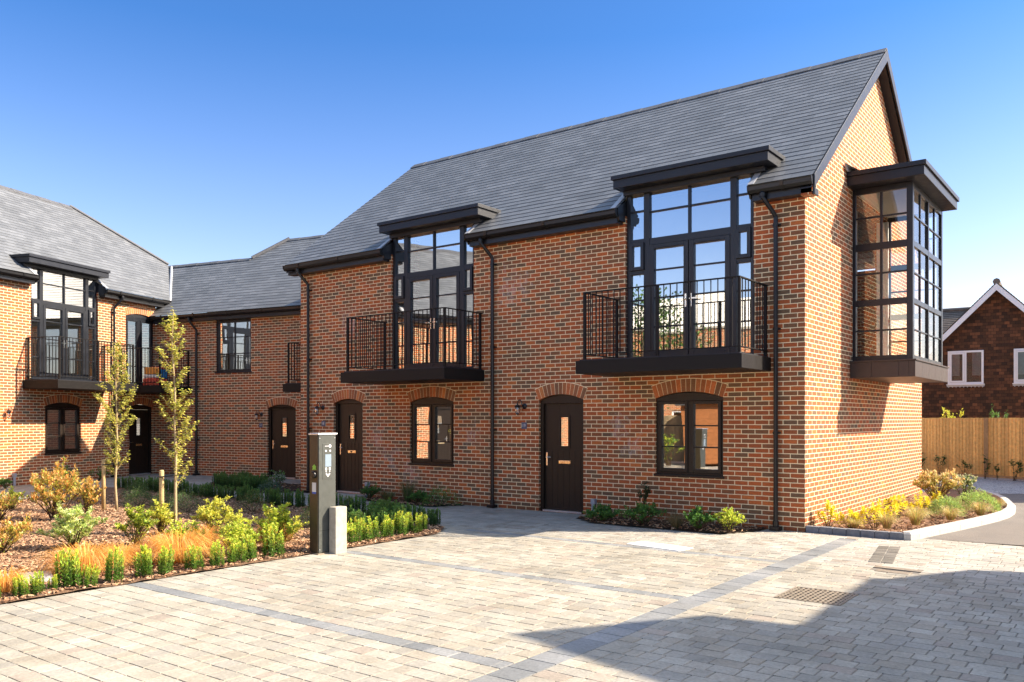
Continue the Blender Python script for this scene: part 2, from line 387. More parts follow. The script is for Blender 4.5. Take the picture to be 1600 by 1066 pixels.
def canopy(parent, x0, x1, zt, yb=.75):
    c = MB(); l = MB()
    c.box(x0+.03, x1-.03, -.275, yb, zt-.215, zt-.072); c.box(x0, x1, -.31, yb, zt-.072, zt)
    c.box(x0+.09, x1-.18, -.03, .1, zt-.30, zt-.215)
    o = c.obj('canopy', M_SATIN, parent, bevel=.006)
    return o
def cheeks(parent, x0, x1, yb, ze, zt):
    for x in (x0-.035, x1+.005):
        c = MB(); c.prism([(x,-.20,ze-.19),(x,-.26,ze-.06),(x,-.245,ze+.035),(x,yb+.1,zt-.1),(x,yb+.1,ze-.19)], (.03,0,0)); c.obj('dormer_cheek', M_FASCIA, parent)
    for x in (x0-.14, x1+.005):
        l = MB(); l.box(0, .10, 0, (yb+.28)*KS, .013, .019, M=Matrix.Translation((x, -OH, ze)) @ Matrix.Rotation(math.atan(SL), 4, 'X')); l.obj('lead_flashing', M_LEAD, parent)

def segs_minus(x0, x1, cuts):
    out = []; a = x0
    for c, d in sorted(cuts):
        if c > a: out.append((a, c))
        a = d
    if a < x1: out.append((a, x1))
    return out
def eaves(parent, segs, ze):
    for (a, b) in segs:
        f = MB(); f.box(a, b, -.20, -.172, ze-.235, ze-.02); f.box(a, b, -.172, 0, ze-.235, ze-.218)
        f.box(a, a+.02, -.172, -.0, ze-.218, ze-.02); f.box(b-.02, b, -.172, -.0, ze-.218, ze-.02)
        f.obj('fascia_board', M_FASCIA, parent, bevel=.003)
        g = MB(); pr = [(-.203,ze-.02),(-.203,ze-.11),(-.23,ze-.135),(-.285,ze-.13),(-.32,ze-.09),(-.325,ze-.035),(-.335,ze-.02),(-.317,ze-.02),(-.31,ze-.085),(-.28,ze-.118),(-.235,ze-.122),(-.213,ze-.10),(-.213,ze-.02)]
        g.prism([(a-.03,y,z) for y,z in pr], (b-a+.06,0,0))
        for x in (a-.035, b+.02): g.prism([(x,y,z) for y,z in [(-.2,ze-.015),(-.2,ze-.115),(-.23,ze-.142),(-.287,ze-.137),(-.327,ze-.09),(-.338,ze-.015)]], (.015,0,0))
        x = a + .5
        while x < b - .2:
            g.prism([(x-.03,y,z) for y,z in [(-.2,ze-.115),(-.23,ze-.144),(-.288,ze-.139),(-.33,ze-.09),(-.343,ze-.012),(-.33,ze-.012),(-.318,ze-.09),(-.28,ze-.125),(-.235,ze-.13),(-.2,ze-.1)]], (.06,0,0)); x += 1.35
        g.obj('gutter', M_BLACK, parent)
def downpipe(parent, x, ze, zb=.03, off=-.14):
    d = MB()
    d.tube([(x+off,-.26,ze-.12),(x+off,-.26,ze-.215),(x+off*.8,-.235,ze-.26),(x+off*.12,-.105,ze-.45),(x,-.075,ze-.50),(x,-.075,ze-.56),(x,-.075,zb+.08)], .035, 10)
    d.lathe([(.05,-.05),(.052,.0),(.036,.03)], (x+off,-.26,ze-.15), 10)
    z = ze-.62
    while z > zb+.2:
        d.lathe([(.044,-.022),(.044,.022)], (x,-.075,z), 10); d.box(x-.06, x+.06, -.05, -.002, z-.013, z+.013); z -= 1.62
    d.box(x-.075, x+.075, -.16, -.002, zb-.02, zb+.035); d.lathe([(.047,0),(.047,.09),(.037,.1)], (x,-.075,zb+.03), 10)
    d.obj('downpipe', M_BLACK, parent, smooth=False)
def clip_band(poly, v0, v1):
    def half(p, v, keep_ge):
        o = []
        for i in range(len(p)):
            a, b = p[i], p[(i+1) % len(p)]
            ia = (a[1] >= v-1e-9) if keep_ge else (a[1] <= v+1e-9); ib = (b[1] >= v-1e-9) if keep_ge else (b[1] <= v+1e-9)
            if ia: o.append(a)
            if ia != ib:
                t = (v-a[1])/(b[1]-a[1]); o.append((a[0]+t*(b[0]-a[0]), v))
        return o
    q = half(poly, v0, True)
    return half(q, v1, False) if len(q) > 2 else []
def slates(mb, polys, P, gauge=.18, t=.0065, du=0):
    rr = random.Random(5)
    for poly in polys:
        vmin = min(p[1] for p in poly); vmax = max(p[1] for p in poly); k = int(math.floor(vmin/gauge))
        while k*gauge < vmax:
            v0, v1 = k*gauge, (k+1)*gauge; q = clip_band(poly, v0, v1); k += 1
            if len(q) < 3: continue
            ar = abs(sum(q[i][0]*q[(i+1) % len(q)][1]-q[(i+1) % len(q)][0]*q[i][1] for i in range(len(q))))
            if ar < 1e-5: continue
            mb.poly([P(x,v,t*(v1-v)/gauge+.001) for x,v in q], [(x+du,v) for x,v in q])
            lo = [p for p in q if abs(p[1]-max(v0,vmin)) < 1e-6]
            if len(lo) >= 2:
                a = min(p[0] for p in lo); b = max(p[0] for p in lo); v = lo[0][1]
                mb.poly([P(a,v,-.004), P(b,v,-.004), P(b,v,t+.001), P(a,v,t+.001)], [(a,v),(b,v),(b,v+.001),(a,v+.001)])
def roofP(ze):
    def P(x, v, h=0): return (x, -OH + v/KS - h*SL/KS, ze + SL*v/KS + h/KS)
    return P
def ridge(parent, pts, w=.17, mat=M_RIDGE):
    mb = MB(); p0, p1 = Vector(pts[0]), Vector(pts[1]); L = (p1-p0).length; d = (p1-p0)/L; n = max(1, int(L/.46)); s = Vector((-d.y, d.x, 0)).normalized()
    for i in range(n):
        a = p0 + d*(L*i/n); b = p0 + d*(L*(i+1)/n - .006); z = .012 if i % 2 else .018
        for sg in (-1, 1):
            q = [a + Vector((0,0,z)), b + Vector((0,0,z)), b + s*sg*w + Vector((0,0,z-w*SL)), a + s*sg*w + Vector((0,0,z-w*SL))]
            mb.prism([tuple(x) for x in q], (0,0,.016))
    return mb.obj('ridge_tiles', mat, parent)

def ground_window(parent, cx, z0=0.0, zb=.80, hw=.6125, zs=2.09):
    f = MB(); p = MB(); x0, x1 = cx-hw, cx+hw; y0, y1 = .045, .115; zt = zs-.05+z0; zb += z0; zs += z0
    f.box(x0-.02, x1+.02, -.035, y1, zb-.035, zb)
    headboard(f, x0, x1, zt, zs, .10, y0-.006, y1)
    f.box(x0, x0+.05, y0, y1, zb, zt); f.box(x1-.05, x1, y0, y1, zb, zt); f.box(x0+.05, x1-.05, y0, y1, zb, zb+.04); f.box(cx-.025, cx+.025, y0, y1, zb+.04, zt)
    for a, b in ((x0+.05, cx-.025), (cx+.025, x1-.05)):
        frame(f, a+.003, b-.003, zb+.043, zt-.003, .052, y0-.018, y1-.03, .05, .062)
        za, zc = zb+.105, zt-.053; h = (zc-za)/3
        for k in range(3):
            q, r = za+h*k+(.012 if k else 0), za+h*(k+1)-(.012 if k < 2 else 0); pane(p, a+.055, b-.055, q, r, .07)
            if k: f.box(a+.055, b-.055, y0-.005, y1-.035, za+h*k-.012, za+h*k+.012)
    w = f.obj('window', M_DOOR, parent, bevel=.004); p.obj('pane', M_GLASS, w)
    arch(parent, cx, hw, zs, .105)
def front_door(parent, x0, x1, z0=0.0, zs=2.09, knob=False):
    f = MB(); y0, y1 = .06, .15; zt = 2.03+z0; zs += z0; cx = (x0+x1)/2
    f.box(x0, x0+.065, y0, y1, z0, zt+.055); f.box(x1-.065, x1, y0, y1, z0, zt+.055); f.box(x0+.065, x1-.065, y0, y1, zt, zt+.055)
    headboard(f, x0, x1, zt+.055, zs, .10, y0-.006, y1)
    fr = f.obj('door_frame', M_DOOR, parent, bevel=.004)
    a, b = x0+.068, x1-.068; zb = .035+z0
    gx0, gx1 = cx-.115+.02, cx+.095+.02; gz0, gz1 = 1.22+z0, 1.78+z0
    d = MB(); yd = .112
    for q in ((a,gx0,zb,zt-.003),(gx1,b,zb,zt-.003),(gx0,gx1,zb,gz0),(gx0,gx1,gz1,zt-.003)): d.box(q[0],q[1],yd,yd+.045,q[2],q[3])
    frame(d, gx0-.025, gx1+.025, gz0-.025, gz1+.025, .04, yd-.016, yd-.001)
    # planked face: shallow vertical boards
    k = 6
    for i in range(k):
        u0 = a+.05+(b-a-.1)*i/k+.006; u1 = a+.05+(b-a-.1)*(i+1)/k-.006
        d.box(u0, u1, yd-.006, yd-.001, zb+.06, 1.15+z0)
    o = d.obj('door', M_DOOR, parent, bevel=.003)
    g = MB(); pane(g, gx0+.012, gx1-.012, gz0+.012, gz1-.012, yd+.01); g.obj('pane', M_GLASS, o)
    h = MB(); hx = a+.05
    h.box(hx-.016, hx+.016, yd-.016, yd-.006, .86+z0, 1.11+z0); h.tube([(hx,yd-.016,1.02+z0),(hx,yd-.055,1.02+z0),(hx+.03,yd-.062,1.02+z0),(hx+.12,yd-.058,1.02+z0)], .009, 8)
    h.obj('handle', M_CHROME, o, bevel=.003)
    l = MB(); l.box(cx-.13+.02, cx+.13+.02, yd-.016, yd-.006, .905+z0, .965+z0); l.box(cx-.10+.02, cx+.10+.02, yd-.021, yd-.016, .92+z0, .95+z0); lp = l.obj('letter_plate', M_BRASS, o, bevel=.003)
    if knob:
        e = MB(); e.lathe([(.014,0),(.02,.012),(.012,.02)], (cx+.01, yd-.019, .935+z0), 10, M=Matrix.Rotation(rad(90),4,'X')); e.obj('slot', M_HOLE, o)
    t = MB(); t.box(a, b, .03, .095, z0+.004, z0+.034); t.obj('threshold_strip', M_ALU, parent)
    arch(parent, cx, (x1-x0)/2, zs, .105)
def wall_lamp(parent, x, z):
    m = MB(); M = Matrix.Rotation(rad(90), 4, 'X')
    m.lathe([(.055,0),(.055,.012),(.035,.03),(.02,.035)], (x+.04,-.001,z), 14, M=M)
    m.tube([(x+.04,-.03,z),(x+.04,-.075,z+.02)] + [(x+.04-.05+.05*math.cos(a), -.095-.0*a, z+.045+.075*math.sin(a)) for a in [i*math.pi/8 for i in range(0,9)]] + [(x-.06,-.095,z+.02)], .009, 8)
    m.lathe([(.012,.045),(.02,.035),(.06,.012),(.07,0),(.062,-.006)], (x-.06,-.095,z-.005), 16)
    m.tube([(x-.06+.052*math.cos(k*1.0472),-.095+.052*math.sin(k*1.0472),z-.01-.125*t) for k in (0,) for t in (0,.5,1)], .004, 4)
    m.lathe([(.03,-.14),(.034,-.15),(.012,-.165)], (x-.06,-.095,z), 12)
    o = m.obj('wall_lamp', M_BLACK, parent, smooth=False)
    g = MB(); g.lathe([(.042,0),(.05,-.05),(.046,-.1),(.028,-.135)], (x-.06,-.095,z-.01), 14); g.obj('lamp_glass', M_GLASSC, o, smooth=True)
    b = MB(); b.lathe([(.012,0),(.016,-.03),(.011,-.06)], (x-.06,-.095,z-.015), 10); b.obj('bulb_holder', M_LEAD, o)
def text_mesh(txt, size, name, mat, parent, loc, rot, ext=.0015):
    cu = bpy.data.curves.new(name, 'FONT'); cu.body = txt; cu.size = size; cu.align_x = 'CENTER'; cu.align_y = 'CENTER'; cu.extrude = ext
    t = bpy.data.objects.new(name, cu); COL.objects.link(t); bpy.context.view_layer.update()
    me = bpy.data.meshes.new_from_object(t.evaluated_get(bpy.context.evaluated_depsgraph_get())); bpy.data.objects.remove(t); bpy.data.curves.remove(cu)
    me.materials.clear(); me.materials.append(mat); o = bpy.data.objects.new(name, me); COL.objects.link(o); o.parent = parent; o.location = loc; o.rotation_euler = rot; return o
def number_plate(parent, x, z, txt):
    m = MB(); m.box(x-.062, x+.062, -.016, -.002, z-.062, z+.062); o = m.obj('number_plate', M_PLATEB, parent, bevel=.003)
    text_mesh(txt, .085, 'numerals', M_PLATEW, o, (x, -.019, z), (rad(90),0,0))
def vent_pipe(parent, x, z0=0):
    m = MB(); m.tube([(x,-.05,z0-.02),(x,-.05,z0+.2),(x+.01,-.05,z0+.215)], .034, 10); m.box(x-.035, x+.045, -.085, -.005, z0+.21, z0+.30); m.obj('service_pipe', M_PIPE, parent, bevel=.004)
def balcony(parent, x0, x1, proj=1.2, z0=0.0, ret=(True,True), mid=True):
    s = MB(); s.box(x0, x1, -proj, -.002, 2.485+z0, 2.70+z0); o = s.obj('balcony', M_RAIL, parent, bevel=.006)
    s2 = MB(); s2.box(x0+.05, x1-.05, -proj+.05, -.01, 2.70+z0, 2.722+z0); s2.obj('deck', M_SATIN, o)
    r = MB(); zt = 3.835+z0; zl = 2.80+z0; yf = -proj+.085; a, b = x0+.13, x1-.07; q = .021
    posts = [(a,yf),(b,yf),(a,-.06),(b,-.06)] + ([((a+b)/2,yf)] if mid else [])
    for px, py in posts: r.box(px-q, px+q, py-q, py+q, 2.722+z0, zt-.012)
    for z, hgt in ((zt-.012,.018),(zl,.014)):
        r.box(a-q, b+q, yf-.022, yf+.022, z, z+hgt)
        for i, x in enumerate((a, b)):
            if ret[i]: r.box(x-.022, x+.022, yf+.022, -.002, z, z+hgt)
    n = max(2, int((b-a)/.107))
    for i in range(1, n):
        x = a+(b-a)*i/n
        if mid and abs(x-(a+b)/2) < .03: continue
        r.box(x-.0065, x+.0065, yf-.0065, yf+.0065, zl+.014, zt-.012)
    for i, x in enumerate((a, b)):
        if not ret[i]: continue
        n = int((proj-.15)/.107)
        for k in range(1, n):
            y = yf+(-.06-yf)*k/n; r.box(x-.0065, x+.0065, y-.0065, y+.0065, zl+.014, zt-.012)
    r.obj('railing', M_RAIL, o)
def lining(parent, x0, x1, y1, ze, ceil=2.45, floor=2.72, splits=(), yf=.14):
    """plastered rooms behind the walls"""
    m = MB(); zr = ze-.25
    m.poly([(x0,yf,.02),(x1,yf,.02),(x1,y1,.02),(x0,y1,.02)]); m.poly([(x0,yf,ceil),(x0,y1,ceil),(x1,y1,ceil),(x1,yf,ceil)]); m.poly([(x0,yf,floor),(x1,yf,floor),(x1,y1,floor),(x0,y1,floor)])
    yc = min(y1, 4.05)
    zz = lambda y: ze + (y+OH)*SL - .16
    m.poly([(x0,yc,.02),(x1,yc,.02),(x1,yc,zz(yc)),(x0,yc,zz(yc))])
    m.poly([(x0,yf,zz(yf)),(x0,yc,zz(yc)),(x1,yc,zz(yc)),(x1,yf,zz(yf))]) if not splits else None
    for s in splits:
        m.box(s-.05, s+.05, yf, yc, .02, ceil); m.prism([(s-.05,yf,floor),(s-.05,yc,floor),(s-.05,yc,min(ze+1.5,zz(yc))),(s-.05,yf,ze-.15)], (.1,0,0))
    m.obj('rooms', M_PLASTER, parent)
# ------------------------------------------------------------------ MAIN TERRACE  (corner nearest the road at the origin)
main = empty('brick_house', (0,0,0), 0, 'large red brick house in front with glazed bay window and two black railed balconies', 'house')
ZE = 5.38; L0 = -11.92; D0 = 8.32
WX = [(-3.13,-.81), (-8.90,-6.58)]
wm = MB()
holes = [(a,b,2.70,5.30) for a,b in WX] + [(-4.99,-4.0,0,2.195), (-10.755,-9.79,.06,2.255-.06), (-2.5475,-1.3225,.765,2.195), (-8.34,-7.115,.765,2.195)]
wall_cells(wm, front, L0, 0, -.1, 5.30, holes)
for a, b in WX: pass
# road side gable, with the opening behind the bay
gm = lambda a, z, d=0: (-d, a, z)
GB = (2.60, 5.18, 2.78, 5.72)
wall_cells(wm, gm, 0, D0, -.1, 5.30, [(GB[0],GB[1],GB[2],5.30)], .25)
zr = lambda y: ZE + (y+OH)*SL - .03
def gable_strip(y0, y1, zlo): wm.poly([(0,y0,zlo),(0,y1,zlo),(0,y1,zr(y1)),(0,y0,zr(y0))])
gable_strip(0, GB[0], 5.30); gable_strip(GB[0], 4.15, GB[3])
wm.poly([(0,4.15,GB[3]),(0,GB[1],GB[3]),(0,GB[1],zr(8.3-GB[1])),(0,4.15,zr(4.15))]); wm.poly([(0,GB[1],5.30),(0,D0,5.30),(0,D0,zr(8.3-D0)),(0,GB[1],zr(8.3-GB[1]))])
for y in (GB[0], GB[1]): wm.poly([(0,y,5.30),(0,y,GB[3]),(-.25,y,GB[3]),(-.25,y,5.30)] if y == GB[0] else [(-.25,y,5.30),(-.25,y,GB[3]),(0,y,GB[3]),(0,y,5.30)])
wm.poly([(0,GB[0],GB[3]),(0,GB[1],GB[3]),(-.25,GB[1],GB[3]),(-.25,GB[0],GB[3])])
# back wall and far gable
wm.poly([(0,D0,-.1),(L0,D0,-.1),(L0,D0,5.3),(0,D0,5.3)])
wm.poly([(L0,D0,-.1),(L0,0,-.1),(L0,0,zr(0)),(L0,4.15,zr(4.15)),(L0,D0,zr(8.3-D0))])
wm.obj('wall', M_BRICK, main)
tr = MB(); tr.box(.0005, .002, .0, 2.43, 2.612, 2.619); tr.box(.0005, .002, .0, 2.43, 2.462, 2.467); tr.obj('movement_joint', M_HOLE, main)
# roof
P = roofP(ZE); VR = 4.43*KS; VN = .73*KS; XL, XR = -12.16, .20
rm = MB()
polys = [[(XL,VN),(XR,VN),(XR,VR),(XL,VR)]]
for a, b in segs_minus(XL, XR, [(a-.005,b+.005) for a,b in WX]): polys.append([(a,0),(b,0),(b,VN),(a,VN)])
slates(rm, polys, P)
Pb = lambda x, v, h=0: (x, 8.30+OH - v/KS + h*SL/KS, ZE + SL*v/KS + h/KS)
bm_ = MB(); slates(rm, [[(XL,0),(XL,VR),(XR,VR),(XR,0)]], Pb)
roof = rm.obj('roof', M_SLATE, main)
ridge(roof, ((XL,4.15,ZE+4.43*SL),(XR+.02,4.15,ZE+4.43*SL)))
# bargeboards and verge soffits at both gables
for (x, s) in ((.03,1),(L0-.22,-1)):
    bb = MB(); sf = MB()
    xo = (.165 if s > 0 else 0)
    for sg in (1, -1):
        y0 = -.25 if sg > 0 else 8.55; z = lambda y: ZE + ((y if sg > 0 else 8.30-y)+OH)*SL
        q = [(x+xo,y0,z(y0)-.21),(x+xo,4.15,z(4.15)-.235),(x+xo,4.15,z(4.15)-.005),(x+xo,y0,z(y0)-.005)]
        bb.prism(q, (.03,0,0))
        sx0, sx1 = (0, .165) if s > 0 else (L0-.19, L0)
        sf.prism([(sx0,y0,z(y0)-.20),(sx0,4.15,z(4.15)-.225),(sx0,4.15,z(4.15)-.205),(sx0,y0,z(y0)-.18)], (sx1-sx0,0,0))
    if s > 0: bb.box(x+xo, x+xo+.03, -.25, -.06, 5.10, ZE-.18)
    o = bb.obj('bargeboard', M_SATIN, main, bevel=.003); sf.obj('verge_soffit', M_SATIN, main)
    if s > 0:
        e = MB(); e.box(.0, .165, -.20, -.002, 5.12, 5.30); e.obj('eaves_box', M_BRICK2, main)
eaves(main, [(a, b) for a, b in segs_minus(XL+.02, .165, [(a-.05,b+.05) for a,b in WX])], ZE)
for a, b in WX:
    cheeks(main, a, b, .45, ZE, 5.95); dormer_window(main, (a+b)/2); canopy(main, a-.12, b+.36, 5.945); balcony(main, a-.27, b+.28)
for x in (-.43, -6.05, -11.56): downpipe(main, x, ZE)
ground_window(main, -1.935); ground_window(main, -7.7275)
front_door(main, -4.99, -4.0); front_door(main, -10.755, -9.79, .06, 2.09-.06, True)
wall_lamp(main, -5.36, 1.98); wall_lamp(main, -11.16, 2.00)
number_plate(main, -5.325, 1.61, '19'); number_plate(main, -11.10, 1.63, '18')
vent_pipe(main, -3.76); vent_pipe(main, -9.60, .04)
st = MB(); st.box(-10.95, -9.6, -.42, -.003, -.02, .055); st.obj('door_step', M_CONC, main, bevel=.006)
lining(main, L0+.05, -.3, D0-.1, ZE, splits=(-5.9,))
# ---- oriel bay on the gable
bx = .99; by0, by1 = 2.59, 5.20; bz0, bz1 = 2.755, 5.80
b = MB(); g = MB()
def side(y, yi):
    lo, hi = min(y,yi), max(y,yi)
    b.box(.0, .055, lo, hi, bz0, bz1); b.box(bx-.10, bx, lo, hi, bz0, bz1)
    for z0_, z1_ in ((bz0,bz0+.09),(3.72,3.83),(4.70,4.82),(bz1-.10,bz1)): b.box(.055, bx-.10, lo, hi, z0_, z1_)
    for z in (3.27, 4.27, 5.26): b.box(.055, bx-.10, lo+.015, hi-.015, z, z+.032)
    for z0_, z1_ in ((bz0+.09,3.72),(3.83,4.70),(4.82,bz1-.10)): b.box(.455, .497, lo+.012, hi-.012, z0_, z1_)
    ym = (lo+hi)/2
    for z0_, z1_ in ((bz0+.09,3.27),(3.296,3.72),(3.83,4.27),(4.296,4.70),(4.82,5.26),(5.286,bz1-.1)):
        for x0_, x1_ in ((.055,.455),(.497,bx-.10)):
            e = R.uniform(-.0015,.0015); g.poly([(x0_,ym-e,z0_),(x1_,ym+e,z0_),(x1_,ym+e,z1_),(x0_,ym-e,z1_)])
side(by0, by0+.06); side(by1, by1-.06)
for y0_, y1_ in ((by0+.06,by0+.10),(by1-.10,by1-.06),(3.865,3.925)): b.box(bx-.07, bx, y0_, y1_, bz0, bz1)
for z0_, z1_ in ((bz0,bz0+.08),(3.73,3.82),(4.71,4.81),(bz1-.10,bz1)):
    for y0_, y1_ in ((by0+.10,3.865),(3.925,by1-.10)): b.box(bx-.066, bx-.003, y0_, y1_, z0_, z1_)
for y0_, y1_ in ((by0+.10,3.865),(3.925,by1-.10)):
    ymid = (y0_+y1_)/2
    for z0_, z1_ in ((bz0+.08,3.73),(3.82,4.71),(4.81,bz1-.10)):
        b.box(bx-.055, bx-.012, ymid-.013, ymid+.013, z0_, z1_); zm = (z0_+z1_)/2
        b.box(bx-.050, bx-.010, y0_, ymid-.013, zm-.012, zm+.012); b.box(bx-.050, bx-.010, ymid+.013, y1_, zm-.012, zm+.012)
        for p0_, p1_ in ((y0_,ymid-.013),(ymid+.013,y1_)):
            for q0, q1 in ((z0_,zm-.012),(zm+.012,z1_)):
                e = R.uniform(-.002,.002); g.poly([(bx-.03-e,p0_,q0),(bx-.03+e,p1_,q0),(bx-.03+e,p1_,q1),(bx-.03-e,p0_,q1)])
bay = b.obj('bay_window', M_METAL, main, bevel=.003); g.obj('pane', M_GLASSC, bay)
r_ = MB(); r_.box(.0, 1.235, 2.245, 5.265, 5.80, 5.955); r_.box(-.0, 1.27, 2.21, 5.30, 5.955, 6.035); r_.obj('bay_roof', M_SATIN, bay, bevel=.006)
q_ = MB(); ys = [2.43,2.98,3.55,4.1,4.72,5.33]
for i in range(5): q_.box(.96, 1.06, ys[i]+.002, ys[i+1]-.002, 2.455, 2.73)
for a_, c_ in ((0,.36),(.36,.80),(.80,.96)): q_.box(a_+.001, c_-.001, 2.43, 2.5, 2.455, 2.73); q_.box(a_+.001, c_-.001, 5.26, 5.33, 2.455, 2.73)
q_.box(0, .96, 2.5, 5.26, 2.46, 2.72)
q_.box(0, 1.08, 2.41, 5.35, 2.73, 2.755); q_.obj('bay_base', M_BAYB, bay, bevel=.003)
w_ = MB(); w_.prism([(.02,2.0,6.14),(.02,2.6,6.10),(.02,2.6,6.036),(.02,2.12,6.036)], (.02,0,0)); w_.poly([(.04,2.0,6.14),(.22,2.3,6.037),(.22,2.7,6.037),(.04,2.6,6.10)]); w_.obj('lead_flashing', M_LEAD, bay)
# inside the bay: white reveal trims and the door frame of the room beyond
c_ = MB(); c_.poly([(.0,by0+.06,bz1-.012),(.0,by1-.06,bz1-.012),(bx-.07,by1-.06,bz1-.012),(bx-.07,by0+.06,bz1-.012)]); c_.poly([(-.25,by0+.06,bz0+.012),(bx-.07,by0+.06,bz0+.012),(bx-.07,by1-.06,bz0+.012),(-.25,by1-.06,bz0+.012)]); c_.obj('bay_lining', M_PLASTER, bay)
i_ = MB(); i_.box(-.20, .02, by0+.07, by0+.13, bz0, bz1-.1); i_.box(-.20, .02, by1-.13, by1-.07, bz0, bz1-.1); i_.obj('reveal_trim', M_WHITE, bay)

# ------------------------------------------------------------------ LINK HOUSE
link = empty('brick_house', (-16.57,2.49,0), rad(11.19), 'recessed red brick link house behind the two young trees, under the lowest slate roof', 'house')
ZK = 4.97; lm = MB()
lh = [(-1.985,-.585,3.16,4.735), (.05,1.10,.0,2.16)]
wall_cells(lm, front, -4.56, 4.75, -.1, 4.74, lh); lm.obj('wall', M_BRICK2, link)
lr = MB(); Pl = roofP(ZK); V = lambda y: (y+OH)*KS
slates(lr, [[(-4.62,0),(4.68,0),(4.95,V(.45)),(-4.75,V(.45))], [(-4.75,V(.45)),(4.95,V(.45)),(5.2,V(2.52)),(-2.88,V(2.52)),(-7.0,V(2.60))], [(-2.88,V(2.52)),(5.2,V(2.52)),(5.3,V(3.50)),(-2.12,V(3.50))]], Pl)
zk = lambda y: ZK+(y+OH)*SL
# far slopes
bk = lambda ytop, xs0, xs1: lr.poly([(xs0,ytop,ZK+(ytop+OH)*SL),(xs1,ytop,ZK+(ytop+OH)*SL),(xs1,ytop+3,ZK+(ytop+OH-3)*SL),(xs0,ytop+3,ZK+(ytop+OH-3)*SL)][::-1])
bk(2.54, -6.8, -2.85); q3 = lambda x, y, z: (x, y, z)
lr.poly([q3(5.3,3.5,zk(3.5)),q3(-2.12,3.5,zk(3.5)),q3(.9,6.5,zk(.5)),q3(5.3,6.5,zk(.5))]); lr.poly([q3(-2.12,3.5,zk(3.5)),q3(-2.88,2.53,zk(2.53)),q3(-2.3,5.0,zk(.9)),q3(.9,6.5,zk(.5))])
lro = lr.obj('roof', M_SLATE, link)
zl_ = lambda y: ZK+(y+OH)*SL
ridge(lro, ((-6.8,2.56,zl_(2.58)),(-2.88,2.53,zl_(2.53))), .13); ridge(lro, ((-2.12,3.5,zl_(3.5)),(5.2,3.5,zl_(3.5))), .13)
hp = MB(); hp.tube([(-2.88,2.52,zl_(2.52)+.02),(-2.12,3.5,zl_(3.5)+.03)], .07, 6); hp.obj('hip_tiles', M_RIDGE, lro)
vl = MB(); vl.tube([(-4.36,.40,zl_(.40)+.02),(-6.6,2.50,zl_(2.50)+.03)], .045, 6); vl.obj('valley_lead', M_LEAD, lro)
eaves(link, [(-4.45,4.6)], ZK)
downpipe(link, -2.72, ZK, off=-.12)
f = MB(); p = MB(); x0, x1, z0_, z1_ = -1.985, -.585, 3.16, 4.735
frame(f, x0, x1, z0_, z1_, .075, .04, .11, .08, .08); f.box(-1.30, -1.265, .05, .10, z0_+.08, z1_-.08)
for z in (3.70, 4.20): f.box(x0+.075, -1.30, .055, .095, z, z+.025); f.box(-1.265, x1-.075, .055, .095, z, z+.025)
for q0, q1 in ((3.24,3.70),(3.725,4.20),(4.225,4.655)): pane(p, x0+.075, -1.30, q0, q1, .08); pane(p, -1.265, x1-.075, q0, q1, .08)
f.box(x0-.03, x1+.03, -.03, .04, z0_-.03, z0_); w = f.obj('window', M_METAL, link, bevel=.004); p.obj('pane', M_GLASS, w)
front_door(link, .05, 1.10, .0, 2.055); wall_lamp(link, -.22, 1.87); number_plate(link, -.2, 1.55, '17')
balcony(link, 1.62, 4.4, 1.15, mid=False)
lining(link, -4.5, 4.7, 2.4, ZK, splits=(-2.3, 2.4))

# ------------------------------------------------------------------ LEFT WING
TH = rad(109.35); wing = empty('brick_house', (-21.036,1.605,.0), TH, 'sunlit brick wing on the left with a balcony and wide black dormer window', 'house')
ZW = 5.53; wz = .09; mbw = MB()
units = [-3.53, -9.6, -15.5]
wh = []
for u in units: wh += [(u-1.16,u+1.16,2.70+wz,5.42), (u-.09-.6125,u-.09+.6125,.765,2.195)]
wh += [(-1.28,-.07,2.74,4.99), (-1.15,-.12,.0,2.195), (-7.2,-6.2,0,2.195), (-13.2,-12.2,0,2.195)]
wall_cells(mbw, front, -21, 0, -.1, 5.42, wh)
mbw.poly([(-21,8.3,-.1),(-21,0,-.1),(-21,0,5.42),(-21,4.15,8.8),(-21,8.3,5.42)])
mbw.obj('wall', M_BRICK2, wing)
wr = MB(); Pw = roofP(ZW); VRw = V(4.22); vn = .75*KS
pl = [[(-21.2,vn),(1.22,vn),(2.9,V(1.92)),(.78,V(4.22)),(-21.2,V(4.22))]]
for a_, c_ in segs_minus(-21.2, .38, [(u-1.165,u+1.165) for u in units]): pl.append([(a_,0),(c_,0),(c_+(.84 if c_ > 0 else 0),vn),(a_,vn)])
slates(wr, pl, Pw)
wr.poly([(-21.2,4.22,ZW+4.5*SL),(.78,4.22,ZW+4.5*SL),(.9,9,ZW+.0*SL),(-21.2,9,ZW)][::-1])
wr.poly([(.78,4.22,ZW+4.5*SL),(2.9,1.92,ZW+2.2*SL),(3.2,5,ZW+1.2),(.9,9,ZW)])
wro = wr.obj('roof', M_SLATE, wing)
ridge(wro, ((-21.2,4.22,ZW+4.5*SL),(.78,4.22,ZW+4.5*SL)))
hp = MB(); hp.tube([(.78,4.22,ZW+4.5*SL+.02),(2.9,1.92,ZW+2.2*SL+.03)], .06, 6); hp.obj('hip_tiles', M_RIDGE, wro)
eaves(wing, segs_minus(-21.1, .30, [(u-1.21,u+1.21) for u in units]), ZW)
for u in units:
    cheeks(wing, u-1.16, u+1.16, .45, ZW, 6.05); dormer_window(wing, u, wz); canopy(wing, u-1.16-.33, u+1.16+.15, 6.06); balcony(wing, u-1.42, u+1.40, 1.18, .05)
    ground_window(wing, u-.09)
front_door(wing, -1.15, -.12); front_door(wing, -7.2, -6.2); front_door(wing, -13.2, -12.2)
downpipe(wing, -1.83, ZW, off=.13)
